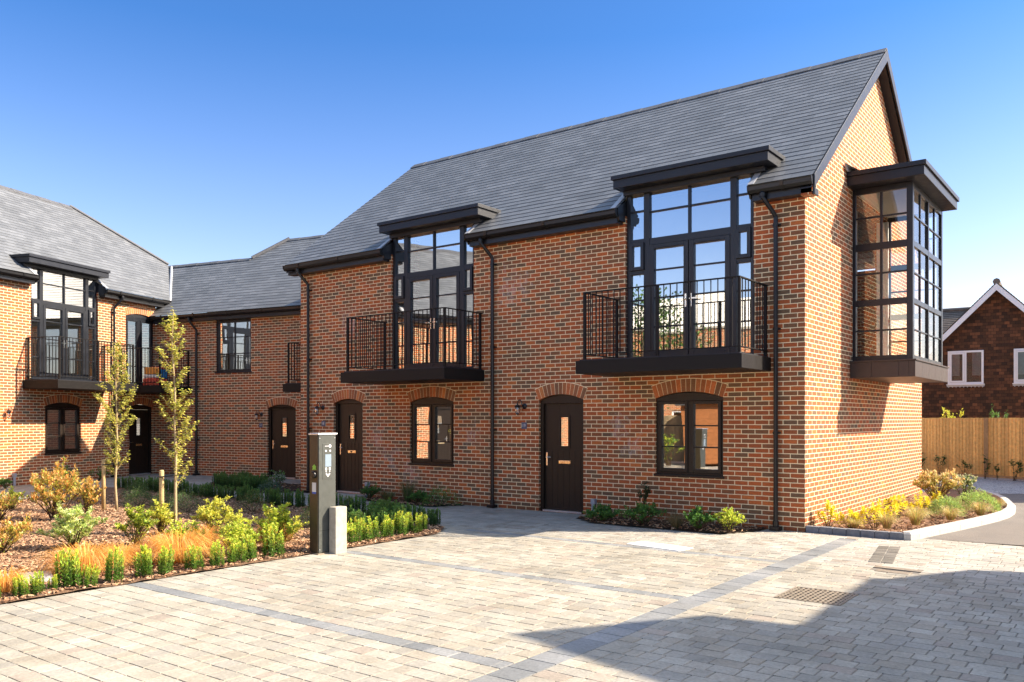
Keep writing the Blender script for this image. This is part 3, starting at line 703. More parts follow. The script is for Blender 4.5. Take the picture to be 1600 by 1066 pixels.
wall_lamp(wing, -5.40, 1.92); wall_lamp(wing, -1.52, 1.92); vent_pipe(wing, -5.24, .03)
# arched upper door in the corner
f = MB(); p = MB(); x0, x1, zb, zt = -1.28, -.07, 2.74, 4.86
headboard(f, x0, x1, zt, 4.895, .095, .04, .115); frame(f, x0, x1, zb, zt, .06, .045, .115)
f.box(-.73, -.62, .045, .115, zb+.06, zt-.06)
for a_, c_ in ((-1.22,-.73),(-.62,-.13)):
    frame(f, a_+.002, c_-.002, zb+.062, zt-.062, .06, .03, .09)
    for z in (3.35, 3.95): f.box(a_+.062, c_-.062, .045, .08, z, z+.025)
    for q0, q1 in ((zb+.122,3.35),(3.375,3.95),(3.975,zt-.122)): pane(p, a_+.062, c_-.062, q0, q1, .07)
w = f.obj('french_door', M_METAL, wing, bevel=.003); p.obj('pane', M_GLASS, w); arch(wing, -.675, .605, 4.895, .095)
# corner balcony
cbm = MB(); cbm.prism([(-1.62,-.004,2.52),(-1.62,-1.55,2.52),(-.24,-1.55,2.52),(-.02,-.004,2.52)], (0,0,.215)); cb = cbm.obj('balcony', M_RAIL, wing, bevel=.005)
cr = MB(); zt = 3.86
def rail_run(p, q, n, mb):
    for i in range(n+1):
        x = p[0]+(q[0]-p[0])*i/n; y = p[1]+(q[1]-p[1])*i/n; k = .02 if i in (0, n) else .0065; mb.box(x-k, x+k, y-k, y+k, 2.735, zt-.012)
    for z in (2.83, zt-.012): mb.tube([(p[0],p[1],z),(q[0],q[1],z)], .013, 6)
rail_run((-1.52,-.06), (-1.52,-1.46), 13, cr); rail_run((-1.52,-1.46), (-.27,-1.46), 12, cr); cr.obj('railing', M_RAIL, cb)
lining(wing, -20.9, -.05, 5, ZW, splits=(-2.15,-6.1,-12.1))
# ------------------------------------------------------------------ tile hung neighbour and other houses
NB = empty('tile_hung_house', (-.42,21.04,0), rad(4), 'dark tile hung house with white bargeboards behind the timber fence', 'house')
w = MB(); ax, az, ns = .356, 6.44, 1.02; xl, xr = ax-3.6, ax+3.6; ez = az-3.6*ns
w.poly([(xl,0,-.1),(xr,0,-.1),(xr,0,ez),(ax,0,az),(xl,0,ez)]); w.poly([(xr,0,-.1),(xr,8,-.1),(xr,8,ez),(xr,0,ez)]); w.poly([(xl,8,-.1),(xl,0,-.1),(xl,0,ez),(xl,8,ez)])
w.poly([(xl-8,.6,-.1),(xl,.6,-.1),(xl,.6,2.6),(xl-8,.6,2.6)]); w.obj('wall', M_TILEHUNG, NB)
r = MB(); un = math.sqrt(1+ns*ns)
for sg in (-1, 1):
    Pn = lambda x, v, h=0, sg=sg: (ax+sg*(4.0-v/un)+sg*h*ns/un, x, az+.08-(4.0-v/un)*ns+h/un)
    slates(r, [[(-.35,0),(8,0),(8,4.0*un),(-.35,4.0*un)] if sg > 0 else [(-.35,0),(8,0),(8,4.0*un),(-.35,4.0*un)]], Pn, .11, .014)
Pn2 = lambda x, v, h=0: (x, .3+v/un-h*ns/un, 2.4+v/un*ns+h/un)
slates(r, [[(xl-8,0),(ax,0),(ax,3.65*un),(xl-8,3.65*un)]], Pn2, .11, .014)
ro = r.obj('roof', M_TILE, NB)
rt = MB(); rt.tube([(ax,-.37,az+.10),(ax,8,az+.10)], .12, 8); rt.tube([(xl-8,3.95,6.13),(ax,3.95,6.13)], .09, 8); rt.obj('ridge_tiles', M_TILE, ro)
bb = MB()
for sg in (-1, 1): bb.prism([(ax,-.40,az-.20),(ax,-.40,az+.03),(ax+sg*3.95,-.40,az+.03-3.95*ns),(ax+sg*3.95,-.40,az-.20-3.95*ns)], (0,.035,0))
bb.obj('bargeboard', M_WHITE, NB)
for x0 in (-1.197, .861):
    f = MB(); p = MB(); x1 = x0+1.138; z0, z1 = 2.99, 4.19
    frame(f, x0, x1, z0, z1, .07, -.05, .05); f.box(x0+.53, x0+.60, -.05, .05, z0+.07, z1-.07)
    frame(f, x0+.075, x0+.525, z0+.075, z1-.075, .05, -.075, .0); f.box(x0-.04, x1+.04, -.11, -.05, z0-.03, z0)
    pane(p, x0+.125, x0+.475, z0+.125, z1-.125, -.03); pane(p, x0+.60, x1-.07, z0+.07, z1-.07, -.03)
    o = f.obj('window', M_WHITE, NB, bevel=.005); p.obj('pane', M_GLASSN, o)
    c = MB()
    for a, e in ((x0+.08, x0+.38), (x1-.36, x1-.05)):
        n = 14
        for i in range(n):
            q0 = a+(e-a)*i/n; q1 = a+(e-a)*(i+1)/n; c.poly([(q0,-.022+.008*(i % 2),z0+.3),(q1,-.022+.008*((i+1) % 2),z0+.3),(q1,-.022+.008*((i+1) % 2),z1),(q0,-.022+.008*(i % 2),z1)])
    c.obj('curtain', M_CURT, o); v = MB(); v.box(x0+.02, x1-.02, -.012, -.004, z0+.02, z1-.02); v.obj('dark_room', M_CURTD, o)
    l = MB(); n = 10
    for i in range(n): l.prism([(x0-.03+1.2*i/n,-.06,z0-.03),(x0-.03+1.2*(i+.5)/n,-.06,z0-.13),(x0-.03+1.2*(i+1)/n,-.06,z0-.03)], (0,.05,0))
    l.box(x0-.03, x1+.03, -.062, -.01, z0-.09, z0-.03); l.obj('lead_apron', M_LEAD, o)

# house across the road, out of the picture to the right: its gable, eaves and flat topped bay throw the big shadow on the paving
RH = empty('brick_house', (9,0,0), 0, 'brick house across the road whose gable throws the shadow over the paving', 'house')
pr = [(2.36,-.1),(2.36,5.5),(2.54,5.99),(1.84,6.57),(1.88,6.73),(-.75,6.66),(-.36,7.30),(-1.18,8.25),(-4.6,5.05),(-4.6,-.1)]
m = MB(); m.prism([(0,y,z) for y,z in pr], (8,0,0)); m.obj('wall', M_BRICK2, RH)
m = MB(); m.prism([(-.02,-.33,7.33),(-.02,-1.18,8.29),(-.02,-1.18,8.25),(-.02,-.36,7.29)], (8,0,0)); m.prism([(-.02,-1.18,8.29),(-.02,-4.75,4.96),(-.02,-4.70,4.93),(-.02,-1.18,8.25)], (8,0,0)); m.obj('roof', M_SLATE, RH)

GH = empty('shade_building', (6.45,10.4,0), 0, 'unseen brick building added beyond the right picture edge, shaped to shade the gravel', 'building')  # added out of view; outline shaped so its shadow covers gravel and road edge
gq = [(6.45-6.45,0),(7.6,7.9),(7.6,12.0),(-.6,7.4),(-1.75,4.2)]
m = MB(); m.prism([(x,y,-.1) for x,y in gq], (0,0,5.1)); m.obj('wall', M_BRICK2, GH); m = MB(); m.prism([(x*1.01,y*1.01,5.0) for x,y in gq], (0,0,.15)); m.obj('roof', M_SLATE, GH)

# terrace closing the far side of the court, behind the camera (seen mirrored in the windows)
OT = empty('brick_house', (-14,-24,0), rad(172), 'long brick terrace closing the court behind the camera', 'house')
m = MB(); oh = []
for k in range(5): oh += [(-9+4*k,-7.8+4*k,.9,2.1), (-9+4*k,-7.8+4*k,3.4,4.6)]
wall_cells(m, front, -11, 11, -.1, 5.9, oh); m.poly([(11,0,-.1),(11,7,-.1),(11,7,5.9),(11,0,5.9)]); m.poly([(-11,7,-.1),(-11,0,-.1),(-11,0,5.9),(-11,7,5.9)]); m.obj('wall', M_BRICK2, OT)
m = MB(); m.box(-11.1, 11.1, -.06, 7.1, 5.9, 6.0); m.obj('parapet', M_CONC, OT)
for h in oh:
    f = MB(); p = MB(); frame(f, h[0], h[1], h[2], h[3], .07, .04, .1); pane(p, h[0]+.07, h[1]-.07, h[2]+.07, h[3]-.07, .08); o = f.obj('window', M_WHITE, OT); p.obj('pane', M_GLASS, o)
lining(OT, -10.9, 10.9, 4, 4.9)
m = MB(); q = 0
for i in range(70):
    x = -17+i*.15; t = R.uniform(.8,1.15); m.box(x, x+.146, -19.0-(i % 2)*.012, -18.97, 0, 1.85, (.27*t,.21*t,.13*t))
o = m.obj('timber_fence', M_BOARD); tag(o, 'pale board fence on the far side of the court, behind the camera', 'fence')
m = MB()
for k in range(14): m.box(-10.4, -8.0, -17.2, -17.17-.004*(k % 2), .05+k*.16, .05+k*.16+.155, (.36,.14,.05))
m.box(-10.4, -8.0, -18.9, -17.21, .0, 2.25, (.2,.09,.04)); m.prism([(-10.6,-17.0,2.25),(-7.8,-17.0,2.25),(-7.8,-18.0,2.8),(-10.6,-18.0,2.8)], (0,0,.05), (.06,.06,.06)); m.prism([(-10.6,-18.0,2.8),(-7.8,-18.0,2.8),(-7.8,-18.95,2.25),(-10.6,-18.95,2.25)], (0,0,.05), (.06,.06,.06))
tag(m.obj('garden_shed', M_BOARD), 'orange weatherboard garden shed on the far side of the court, behind the camera', 'shed')

# ------------------------------------------------------------------ fence behind the right hand bed
FA = math.atan2(-.397, .918)
FE = empty('timber_fence', (-1.45,15.67,0), FA, 'golden close boarded timber fence along the gravel strip', 'fence')
m = MB(); x = -9.0; rr = random.Random(3)
while x < 4.2:
    t = rr.uniform(.78,1.12); h_ = rr.uniform(-.03,.05); wd = rr.uniform(.095,.115)
    c = ((.82+h_*.5)*t, (.47+h_*.3)*t, .15*t); lean = rr.uniform(-.004,.004)
    zt = 1.77 + rr.uniform(-.006,.006)
    m.prism([(x,.0,.12),(x+wd+.02,-.012,.12),(x+wd+.02,-.026,.12),(x,-.008,.12)], (lean,0,zt-.12), c); x += wd
m.obj('boards', M_BOARD, FE)
p = MB(); x = -8
while x < 4.2: p.box(x-.05, x+.05, .01, .11, 0, 1.72, (.33,.20,.09)); x += 2.4
for z in (.35, 1.05, 1.6): p.box(-9, 4.2, .002, .05, z-.04, z+.04, (.33,.20,.09))
p.obj('posts', M_BOARD, FE); g = MB(); g.box(-9, 4.2, -.03, .03, 0, .12, (.45,.28,.13)); g.obj('gravel_board', M_BOARD, FE)
p = MB(); p.box(2.0, 2.13, -.045, .0, .05, 1.77, (.36,.22,.10)); p.obj('post', M_BOARD, FE)

# ------------------------------------------------------------------ ground
def ngon(name, pts, z, mat):
    m = MB(); tri = mathutils.geometry.tessellate_polygon([[Vector((x,y,0)) for x,y in pts]])
    for t in tri:
        q = [pts[i] for i in t]
        if (q[1][0]-q[0][0])*(q[2][1]-q[0][1])-(q[1][1]-q[0][1])*(q[2][0]-q[0][0]) < 0: q.reverse()
        m.poly([(x,y,z) for x,y in q])
    return m.obj(name, mat)
def ground_mat():
    m, nt, b, out = nmat('court_ground'); n = noise(nt, .8, 6, .6, objvec(nt)); n2 = noise(nt, 30, 4, .6, objvec(nt))
    r = ramp(nt, [(.3,(.30,.27,.22)),(.7,(.38,.34,.28))]); nt.links.new(n.outputs[0], r.inputs[0]); r2 = ramp(nt, [(.3,(.8,.8,.8)),(.7,(1.1,1.1,1.1))]); nt.links.new(n2.outputs[0], r2.inputs[0])
    nt.links.new(mixc(nt, 'MULTIPLY', 1, r.outputs[0], r2.outputs[0]), b.inputs['Base Color']); b.inputs['Roughness'].default_value = .9; return m
struct(ngon('ground', [(-300,-300),(300,-300),(300,300),(-300,300)], -.05, ground_mat()))
M_JOINT = simple('jointing_sand', (.15,.132,.108), .95, 0, 60, .3)
BED = [(-4.37,-13.5),(-4.37,-3.55),(-4.69,-3.0),(-5.4,-2.62),(-9.6,-2.15),(-13.0,-1.72),(-16.2,-1.72),(-17.0,-2.5),(-16.4,-3.6),(-13.4,-6.3),(-10.3,-13.5)]
def inpoly(x, y, P):
    r = False; j = len(P)-1
    for i in range(len(P)):
        if (P[i][1] > y) != (P[j][1] > y) and x < (P[j][0]-P[i][0])*(y-P[i][1])/(P[j][1]-P[i][1])+P[i][0]: r = not r
        j = i
    return r
WB1 = [(-3.85,0),(-3.80,-.55),(-3.15,-1.03),(-.98,-1.03),(-.62,-.35),(-.60,0)]
WB2 = [(-9.45,0),(-9.35,-.42),(-8.9,-.62),(-7.1,-.72),(-6.75,0)]
LB = [(-16.2,.45),(-15.0,-.50),(-12.6,-.86),(-12.05,-.55),(-12.0,1.2),(-14.2,1.5),(-15.6,1.25)]
MAINP = [(-11.94,0),(.01,0),(.01,8.4),(-11.94,8.4)]
def spans(y, x0, x1, polys):
    cuts = []
    for P in polys:
        xs = []
        for i in range(len(P)):
            a, b_ = P[i], P[(i+1) % len(P)]
            if (a[1] > y) != (b_[1] > y): xs.append(a[0]+(y-a[1])*(b_[0]-a[0])/(b_[1]-a[1]))
        xs.sort()
        cuts += [(xs[i], xs[i+1]) for i in range(0, len(xs)-1, 2)]
    return [(max(a,x0), min(b_,x1)) for a, b_ in segs_minus(x0, x1, [(c,d) for c,d in cuts if d > x0 and c < x1])]
pv = MB(); pr_ = random.Random(21)
PT = [(.318,.292,.243),(.30,.275,.229),(.337,.31,.26),(.297,.264,.212),(.312,.281,.23),(.28,.26,.222),(.327,.30,.25)]
def block(x0, x1, y0, y1, tone, jit=.08):
    g = .0032; b_ = .0035; gy = .0012; by = .0035; f = pr_.uniform(1-jit, 1+jit); c = tuple(v*f for v in tone); zt = pr_.uniform(-.0018,.0018); tx = pr_.uniform(-.0015,.0015)
    x0 += g; x1 -= g; y0 += gy; y1 -= gy
    if x1-x0 < .03: return
    o = [(x0,y0,-.012),(x1,y0,-.012),(x1,y1,-.012),(x0,y1,-.012)]; k = [(x0+b_+pr_.uniform(-.002,.003),y0+by,zt-tx),(x1-b_-pr_.uniform(-.002,.003),y0+by,zt+tx),(x1-b_,y1-by,zt+tx),(x0+b_,y1-by,zt-tx)]
    pv.add(o+k, [(4,5,6,7),(0,1,5,4),(1,2,6,5),(2,3,7,6),(3,0,4,7)], None, c)
RH_ = .165; y = -11.2
DK = [(.20,.205,.205),(.23,.232,.23),(.175,.182,.187),(.21,.215,.218)]
NROW = int((4.0+11.2)/RH_)
for k in range(NROW):
    y0 = -11.2+k*RH_; ym = y0+RH_/2
    xl = -21.0+(1.605-ym)*.3506; xr = 6.4 if ym < .33 else 1.0
    band = any(abs(ym-t) < RH_/2+.001 for t in (-2.87,-5.49,-8.29))
    pol = [[(1.29,-4.94),(1.91,-4.94),(1.91,-4.30),(1.29,-4.30)], [(1.62,-2.86),(2.14,-2.86),(2.14,-2.46),(1.62,-2.46)], BED, WB1, WB2, LB, MAINP, [(-30,2.49+(-30+16.57)*.1978),(30,2.49+(30+16.57)*.1978),(30,40),(-30,40)], [(0,0),(1.42,0),(1.6,.5),(1.6,20),(0,20)], [(.60,-12),(.86,-12),(.86,-.33),(.60,-.33)]]
    for (a, b_) in spans(ym, xl, xr, pol):
        x = a; grey = ym > -2.6
        while x < b_-.02:
            L = pr_.choice((.11,.145,.165,.165,.21,.21,.24)) if not (band and -4.5 < x < .6) else pr_.choice((.2,.24,.24))
            if b_-(x+L) < .06: L = b_-x
            isb = band and -4.5 < x < .6
            tone = pr_.choice(DK) if isb else pr_.choice(PT)
            if grey and not isb: tone = tuple(.62*v+.38*q for v, q in zip(tone, (.36,.345,.32)))
            if not isb and pr_.random() < .05: tone = (.29,.248,.205)
            block(x, min(x+L,b_), y0, y0+RH_, tone); x += L
yy = -12.0
while yy < -.36:
    L = pr_.choice((.2,.24,.24)); block(.60, .86, yy, min(yy+L,-.33), pr_.choice(DK)); yy += L
struct(pv.obj('paving', M_PAVER))
struct(ngon('paving_bedding', [(-24,-14),(8,-14),(8,.34),(1.5,.30),(0,0),(-11.9,0),(-11.9,4),(-21,4)], -.0065, M_JOINT))
def asphalt_mat():
    m, nt, b, out = nmat('asphalt'); n = noise(nt, 160, 3, .7, objvec(nt)); n2 = noise(nt, 1.2, 5, .6, objvec(nt))
    r = ramp(nt, [(.3,(.10,.088,.076)),(.5,(.135,.12,.104)),(.72,(.25,.225,.195))]); nt.links.new(n.outputs[0], r.inputs[0]); r2 = ramp(nt, [(.3,(.86,.86,.86)),(.7,(1.12,1.1,1.08))]); nt.links.new(n2.outputs[0], r2.inputs[0])
    nt.links.new(mixc(nt, 'MULTIPLY', 1, r.outputs[0], r2.outputs[0]), b.inputs['Base Color']); b.inputs['Roughness'].default_value = .9; bump(nt, b, n.outputs[0], .006); return m
struct(ngon('road', [(1.45,.33),(9,.95),(9,14),(4,11.2),(-2.0,6.9),(0,6.2),(1.2,5)], .0, asphalt_mat()))
def gravel_mat():
    m, nt, b, out = nmat('white_gravel'); v = nt.nodes.new('ShaderNodeTexVoronoi'); v.inputs['Scale'].default_value = 34; nt.links.new(objvec(nt), v.inputs['Vector'])
    s = nt.nodes.new('ShaderNodeSeparateColor'); nt.links.new(v.outputs['Color'], s.inputs[0]); r = ramp(nt, [(0,(.28,.28,.28)),(.5,(.50,.50,.50)),(1,(.72,.71,.69))]); nt.links.new(s.outputs[0], r.inputs[0])
    r2 = ramp(nt, [(.0,(1,1,1)),(.55,(.8,.8,.8)),(.8,(.25,.25,.25))]); nt.links.new(v.outputs['Distance'], r2.inputs[0]); nt.links.new(mixc(nt, 'MULTIPLY', 1, r.outputs[0], r2.outputs[0]), b.inputs['Base Color'])
    b.inputs['Roughness'].default_value = .8; iv = nt.nodes.new('ShaderNodeMath'); iv.operation = 'SUBTRACT'; iv.inputs[0].default_value = 1; nt.links.new(v.outputs['Distance'], iv.inputs[1]); bump(nt, b, iv.outputs[0], .03); return m
struct(ngon('gravel', [(-3,6.15),(-2.0,6.9),(4,11.2),(9,14),(9,11.5),(4.8,13.0),(-1.45,15.67),(-10,19.4),(-10,8.5),(-3,8.5)], .008, gravel_mat()))
m = MB(); M_ = Matrix.Translation((-1.45,15.67,0)) @ Matrix.Rotation(FA, 4, 'Z'); m.box(-9, 4.2, -.16, -.06, -.02, .05, M=M_); struct(m.obj('gravel_edging', M_KERB, bevel=.006))

def bed(name, poly, z, amp, mat, step=.11, seed=1):
    """lumpy earth inside an outline"""
    x0 = min(p[0] for p in poly); x1 = max(p[0] for p in poly); y0 = min(p[1] for p in poly); y1 = max(p[1] for p in poly)
    m = MB(); nx = int((x1-x0)/step)+1; ny = int((y1-y0)/step)+1; idx = {}
    def vtx(i, j):
        if (i,j) not in idx:
            x = x0+i*step; y = y0+j*step; e = z+amp*mathutils.noise.noise(Vector((x*2.3+seed,y*2.3,0)))+amp*.6*mathutils.noise.noise(Vector((x*7,y*7,seed)))
            idx[(i,j)] = len(m.v); m.v.append((x,y,e))
        return idx[(i,j)]
    for i in range(nx):
        for j in range(ny):
            if inpoly(x0+(i+.5)*step, y0+(j+.5)*step, poly):
                m.f.append((vtx(i,j),vtx(i+1,j),vtx(i+1,j+1),vtx(i,j+1))); m.uv.append(None); m.c.append(None); m.m.append(0)
    return struct(m.obj(name, mat, smooth=True))
M_BARKSOIL = simple('bark_soil_brown', (.17,.10,.06), .95, 0, 45, .6, .2, .02)
bed('planting_bed', BED, .016, .022, M_BARKSOIL, .05, 1)
bed('planting_bed', WB1, .012, .02, M_SOIL, .04, 2); bed('planting_bed', WB2, .012, .02, M_SOIL, .04, 3); bed('planting_bed', LB, .012, .02, M_SOIL, .08, 4)
KO = [(1.40,.0),(1.49,.03),(1.56,.25),(1.70,.95),(1.86,1.68),(2.03,2.55),(2.17,3.36),(2.25,4.1),(2.25,4.85),(2.19,5.5),(2.07,6.14),(1.95,6.75),(1.79,7.38),(1.58,8.05),(1.32,8.69),(.95,9.35),(.45,9.85),(-.1,10.1)]
RB = [(.02,.09)]+[(x-.12,y+.05) for x,y in KO[1:]]+[(.02,9.9)]
bed('planting_bed', RB, .03, .02, simple('bark_soil', (.20,.115,.07), .95, 0, 40, .5, .2, .02), .07, 5)
def offs(pts, d):
    o = []
    for i, p in enumerate(pts):
        a = Vector(pts[max(i-1,0)]); b_ = Vector(pts[min(i+1,len(pts)-1)]); t = (b_-a).normalized(); o.append((p[0]-t.y*d, p[1]+t.x*d))
    return o
KI = offs(KO, .135); k_ = MB(); rk = random.Random(8)
for i in range(len(KO)-1):
    a, b_, c, d = KO[i], KO[i+1], KI[i+1], KI[i]; s = .004
    def lp(p, q, t): return (p[0]+(q[0]-p[0])*t, p[1]+(q[1]-p[1])*t)
    a2, b2, c2, d2 = lp(a,b_,s/ .7), lp(b_,a,s/.7), lp(c,d,s/.7), lp(d,c,s/.7); ch = .022
    ai, bi = lp(a2,d2,ch/.135), lp(b2,c2,ch/.135)
    k_.add([(*a2,-.02),(*b2,-.02),(*c2,-.02),(*d2,-.02),(*a2,.085),(*b2,.085),(*c2,.115),(*d2,.115),(*ai,.115),(*bi,.115)], [(0,1,5,4),(4,5,9,8),(8,9,6,7),(2,3,7,6),(1,2,6,9,5),(3,0,4,8,7)])
struct(k_.obj('kerb', M_KERB))
k_ = MB(); x = .005
while x < 1.39:
    L = min(.2, 1.395-x); k_.box(x+.003, x+L-.003, .0, .1, -.02, .10+rk.uniform(-.002,.002)); x += L
struct(k_.obj('block_edging', M_KERBD, bevel=.006))
# bark mulch over the big bed and the bed by the gable
ch = MB(); rc = random.Random(77)
CT = [(.36,.20,.11),(.27,.145,.08),(.44,.27,.16),(.20,.105,.06),(.39,.245,.145),(.11,.062,.038),(.50,.34,.21)]
def chip(x, y, z):
    L = rc.uniform(.02,.068); W = rc.uniform(.007,.020); a = rc.uniform(0,6.283); tl = rc.uniform(-.35,.35); rl = rc.uniform(-.5,.5); t = rc.choice(CT); f = rc.uniform(.75,1.2)
    u = Vector((math.cos(a)*math.cos(tl), math.sin(a)*math.cos(tl), math.sin(tl)))*L*.5; v = (Vector((-math.sin(a), math.cos(a), 0))*math.cos(rl)+Vector((0,0,1))*math.sin(rl))*W*.5; p = Vector((x,y,z+rc.uniform(.0,.018)+abs(u.z)*.6)); n = u.cross(v).normalized()*.004
    ch.add([p-u-v+n,p+u-v*rc.uniform(.4,1)+n,p+u+v+n,p-u+v*rc.uniform(.4,1)+n,p-u*1.03-v*1.1-n,p+u*1.03-v*1.1-n,p+u*1.03+v*1.1-n,p-u*1.03+v*1.1-n], [(0,1,2,3),(4,5,1,0),(5,6,2,1),(6,7,3,2),(7,4,0,3)], None, tuple(q*f for q in t))
cnt = 0
while cnt < 26000:
    x = rc.uniform(-15,-4.385); y = rc.uniform(-10.6,-2.2)
    if not inpoly(x, y, BED): continue
    cx, cy = x-4.2, y+13.04
    if cx*.434+cy*1.086 < -.5: continue
    d = math.hypot(cx, cy)
    if rc.random() > min(1, (11.5/d)**2): continue
    chip(x, y, .018+.022*mathutils.noise.noise(Vector((x*2.3+1,y*2.3,0)))); cnt += 1
o = ch.obj('bark_mulch', M_CHIP); tag(o, 'reddish bark chips strewn over the big planting bed', 'mulch', kind='stuff')
ch = MB(); cnt = 0
while cnt < 2600:
    x = rc.uniform(0,2.2); y = rc.uniform(.1,7)
    if not inpoly(x, y, RB): continue
    chip(x, y, .035); cnt += 1
for PB, nb in ((WB1,520),(WB2,350),(LB,300)):
    cnt = 0; x0 = min(p[0] for p in PB); x1 = max(p[0] for p in PB); y0 = min(p[1] for p in PB); y1 = max(p[1] for p in PB)
    while cnt < nb:
        x = rc.uniform(x0,x1); y = rc.uniform(y0,y1)
        if inpoly(x, y, PB): chip(x, y, .02); cnt += 1
o = ch.obj('bark_mulch', M_CHIP); tag(o, 'bark chips strewn over the kerbed bed and the narrow wall beds', 'mulch', kind='stuff')

# ------------------------------------------------------------------ things standing on or let into the ground
ev = empty('charging_post', (-4.34,-5.70,0), 0, 'tall bronze and grey vehicle charging post at the edge of the planting bed', 'charging post')
m = MB(); m.box(-.105, .055, -.205, .095, -.05, 1.53); m.obj('post_body', M_BRONZE, ev, bevel=.006)
m = MB(); m.box(.056, .066, -.195, .085, .02, 1.525); pf = m.obj('front_panel', M_POSTG, ev, bevel=.004)
m = MB(); m.box(-.115, .078, -.215, .105, 1.531, 1.552); m.obj('cap', M_ALU, ev, bevel=.004)
m = MB(); m.box(.0665, .069, -.135, .035, .96, 1.42); dp = m.obj('display_surround', M_POSTG, pf, bevel=.002)
m = MB(); m.box(.0695, .072, -.095, .005, 1.12, 1.28); m.obj('display', M_SCREEN, pf)
m = MB()
for yq, zq, rq in ((-.083,1.325,.014),(-.013,1.325,.014)): m.lathe([(rq,0),(rq,.003)], (.0695,yq,zq), 14, M=Matrix.Rotation(rad(90),4,'Y'))
m.box(.0695,.072,-.10,-.04,1.382,1.390); m.obj('panel_symbol', M_PLATEW, pf); m = MB(); m.obj('panel_symbol', M_PLATEW, pf); m = MB(); m.lathe([(.022,0),(.022,.003)], (.0695,-.015,1.386), 12, M=Matrix.Rotation(rad(90),4,'Y'))
for yq in (-.08,-.02):
    m.box(.0695,.072,yq-.014,yq+.014,1.075,1.11); m.box(.0695,.072,yq-.008,yq+.008,1.05,1.068)
m.obj('panel_symbol', M_PLATEW, pf); m = MB(); m.prism([(.0695,-.09,1.03),(.0695,-.07,1.04),(.0695,-.05,1.01),(.0695,-.03,1.04),(.0695,-.01,1.03),(.0695,-.05,.985)], (.003,0,0)); m.obj('panel_symbol', M_PLATEW, pf)
m = MB(); m.box(-.125,.088,-.225,.115,-.02,.014); m.obj('base_plate', M_IRON, ev, bevel=.002)
m = MB(); m.box(.0662,.0668,-.185,.075,.30,.304); m.obj('panel_seam', M_HOLE, pf)
for yq, zq in ((-.18,.06),(.07,.06),(-.18,1.49),(.07,1.49)):
    m = MB(); m.lathe([(.007,0),(.006,.003)], (.066,yq,zq), 10, M=Matrix.Rotation(rad(90),4,'Y')); m.obj('screw', M_ALU, pf)
RX = Matrix.Rotation(rad(90),4,'X')
m = MB(); m.lathe([(.046,0),(.046,.03),(.038,.036)], (-.01,-.205,1.02), 20, M=RX); m.obj('socket', M_BLACK, ev, smooth=False)
m = MB(); m.prism([(-.055,-.2065,1.085),(.035,-.2065,1.085),(.02,-.2065,1.105),(.03,-.2065,1.125),(-.01,-.2065,1.155),(-.045,-.2065,1.125),(-.035,-.2065,1.105)], (0,-.002,0)); m.obj('leaf_sign', M_GREENM, ev)
m = MB(); m.box(-.05,.025,-.208,-.2055,.80,.92); lb = m.obj('label_plate', M_PLATEW, ev); m = MB(); m.box(-.05,.025,-.2085,-.2055,.775,.7995); m.obj('label_foot', M_BLUEM, lb)
m = MB(); m.box(-.07,.06,-.14,.05,-.05,.60, M=Matrix.Translation((-4.19,-5.60,0))); o = m.obj('stone_bollard', M_CONC, bevel=.008); tag(o, 'pale square concrete bollard in front of the charging post', 'bollard')

gr = empty('drain_grate', (1.60,-4.62,0), 0, 'rusty cast iron drain grate at the edge of the shadow', 'drain grate')
m = MB(); frame_b = [(-.31,-.29,-.32,.32),(.29,.31,-.32,.32),(-.29,.29,-.32,-.30),(-.29,.29,.30,.32)]
for a, b_, c, d in frame_b: m.box(a, b_, c, d, -.01, .006)
m.obj('frame', M_IRON, gr); m = MB()
for i in range(12): x = -.265+.53*i/11; m.box(x-.009, x+.009, -.30, .30, -.0050, .0055)
for i in range(7): y = -.24+.48*i/6; m.box(-.29, .29, y-.014, y+.014, -.0049, .0045)
m.obj('bars', M_IRON, gr); m = MB(); m.box(-.29,.29,-.30,.30,-.0060,-.0052); m.obj('pit', M_HOLE, gr)
gu = empty('gully_grate', (1.88,-2.66,0), rad(-4), 'narrow gully grate with a black slot in the sunlit paving', 'gully')
m = MB(); m.box(-.26,.26,.06,.19,-.01,.0045); m.box(-.17,.20,-.19,-.03,-.01,.0045); m.obj('frame', M_IRON, gu, bevel=.002); m = MB(); m.box(-.13,.17,-.035,-.012,-.004,.0052); m.obj('slot', M_HOLE, gu)
pt = MB(); rp = random.Random(4); Mp = Matrix.Translation((1.50,-1.48,0)) @ Matrix.Rotation(rad(-81), 4, 'Z')
for i in range(10):
    for j in range(2):
        t = rp.uniform(.75,1.15); pt.box(-.74+i*.148+.004, -.74+(i+1)*.148-.004, -.14+j*.14+.004, -.14+(j+1)*.14-.004, -.012, .004+rp.uniform(0,.003), (.15*t,.138*t,.118*t), M=Mp)
struct(pt.obj('weathered_block_patch', M_PAVER, bevel=.004))
mc = empty('manhole_cover', (-1.13,-2.62,0), rad(-9), 'white painted manhole cover flush in the sunlit paving', 'manhole cover')
m = MB(); m.box(-.43,.43,-.17,.17,-.01,.0085); m.obj('lid', simple('white_cover_paint',(.80,.80,.78),.6,0,20,.06), mc, bevel=.002); m = MB(); m.box(-.06,.04,-.016,.016,.0,.0095); m.obj('lifting_slot', M_IRON, mc)
mc = empty('manhole_cover', (-4.02,-1.95,0), rad(3), 'recessed block filled manhole cover in the shade near the nearest door', 'manhole cover')
m = MB()
for a, b_, c, d in [(-.36,-.348,-.36,.36),(.348,.36,-.36,.36),(-.348,.348,-.36,-.348),(-.348,.348,.348,.36)]: m.box(a,b_,c,d,-.01,.004)
m.obj('rim', M_IRON, mc); m = MB()
for a in (-.27,.27): m.box(a-.03,a+.03,-.03,.03,-.01,.004)
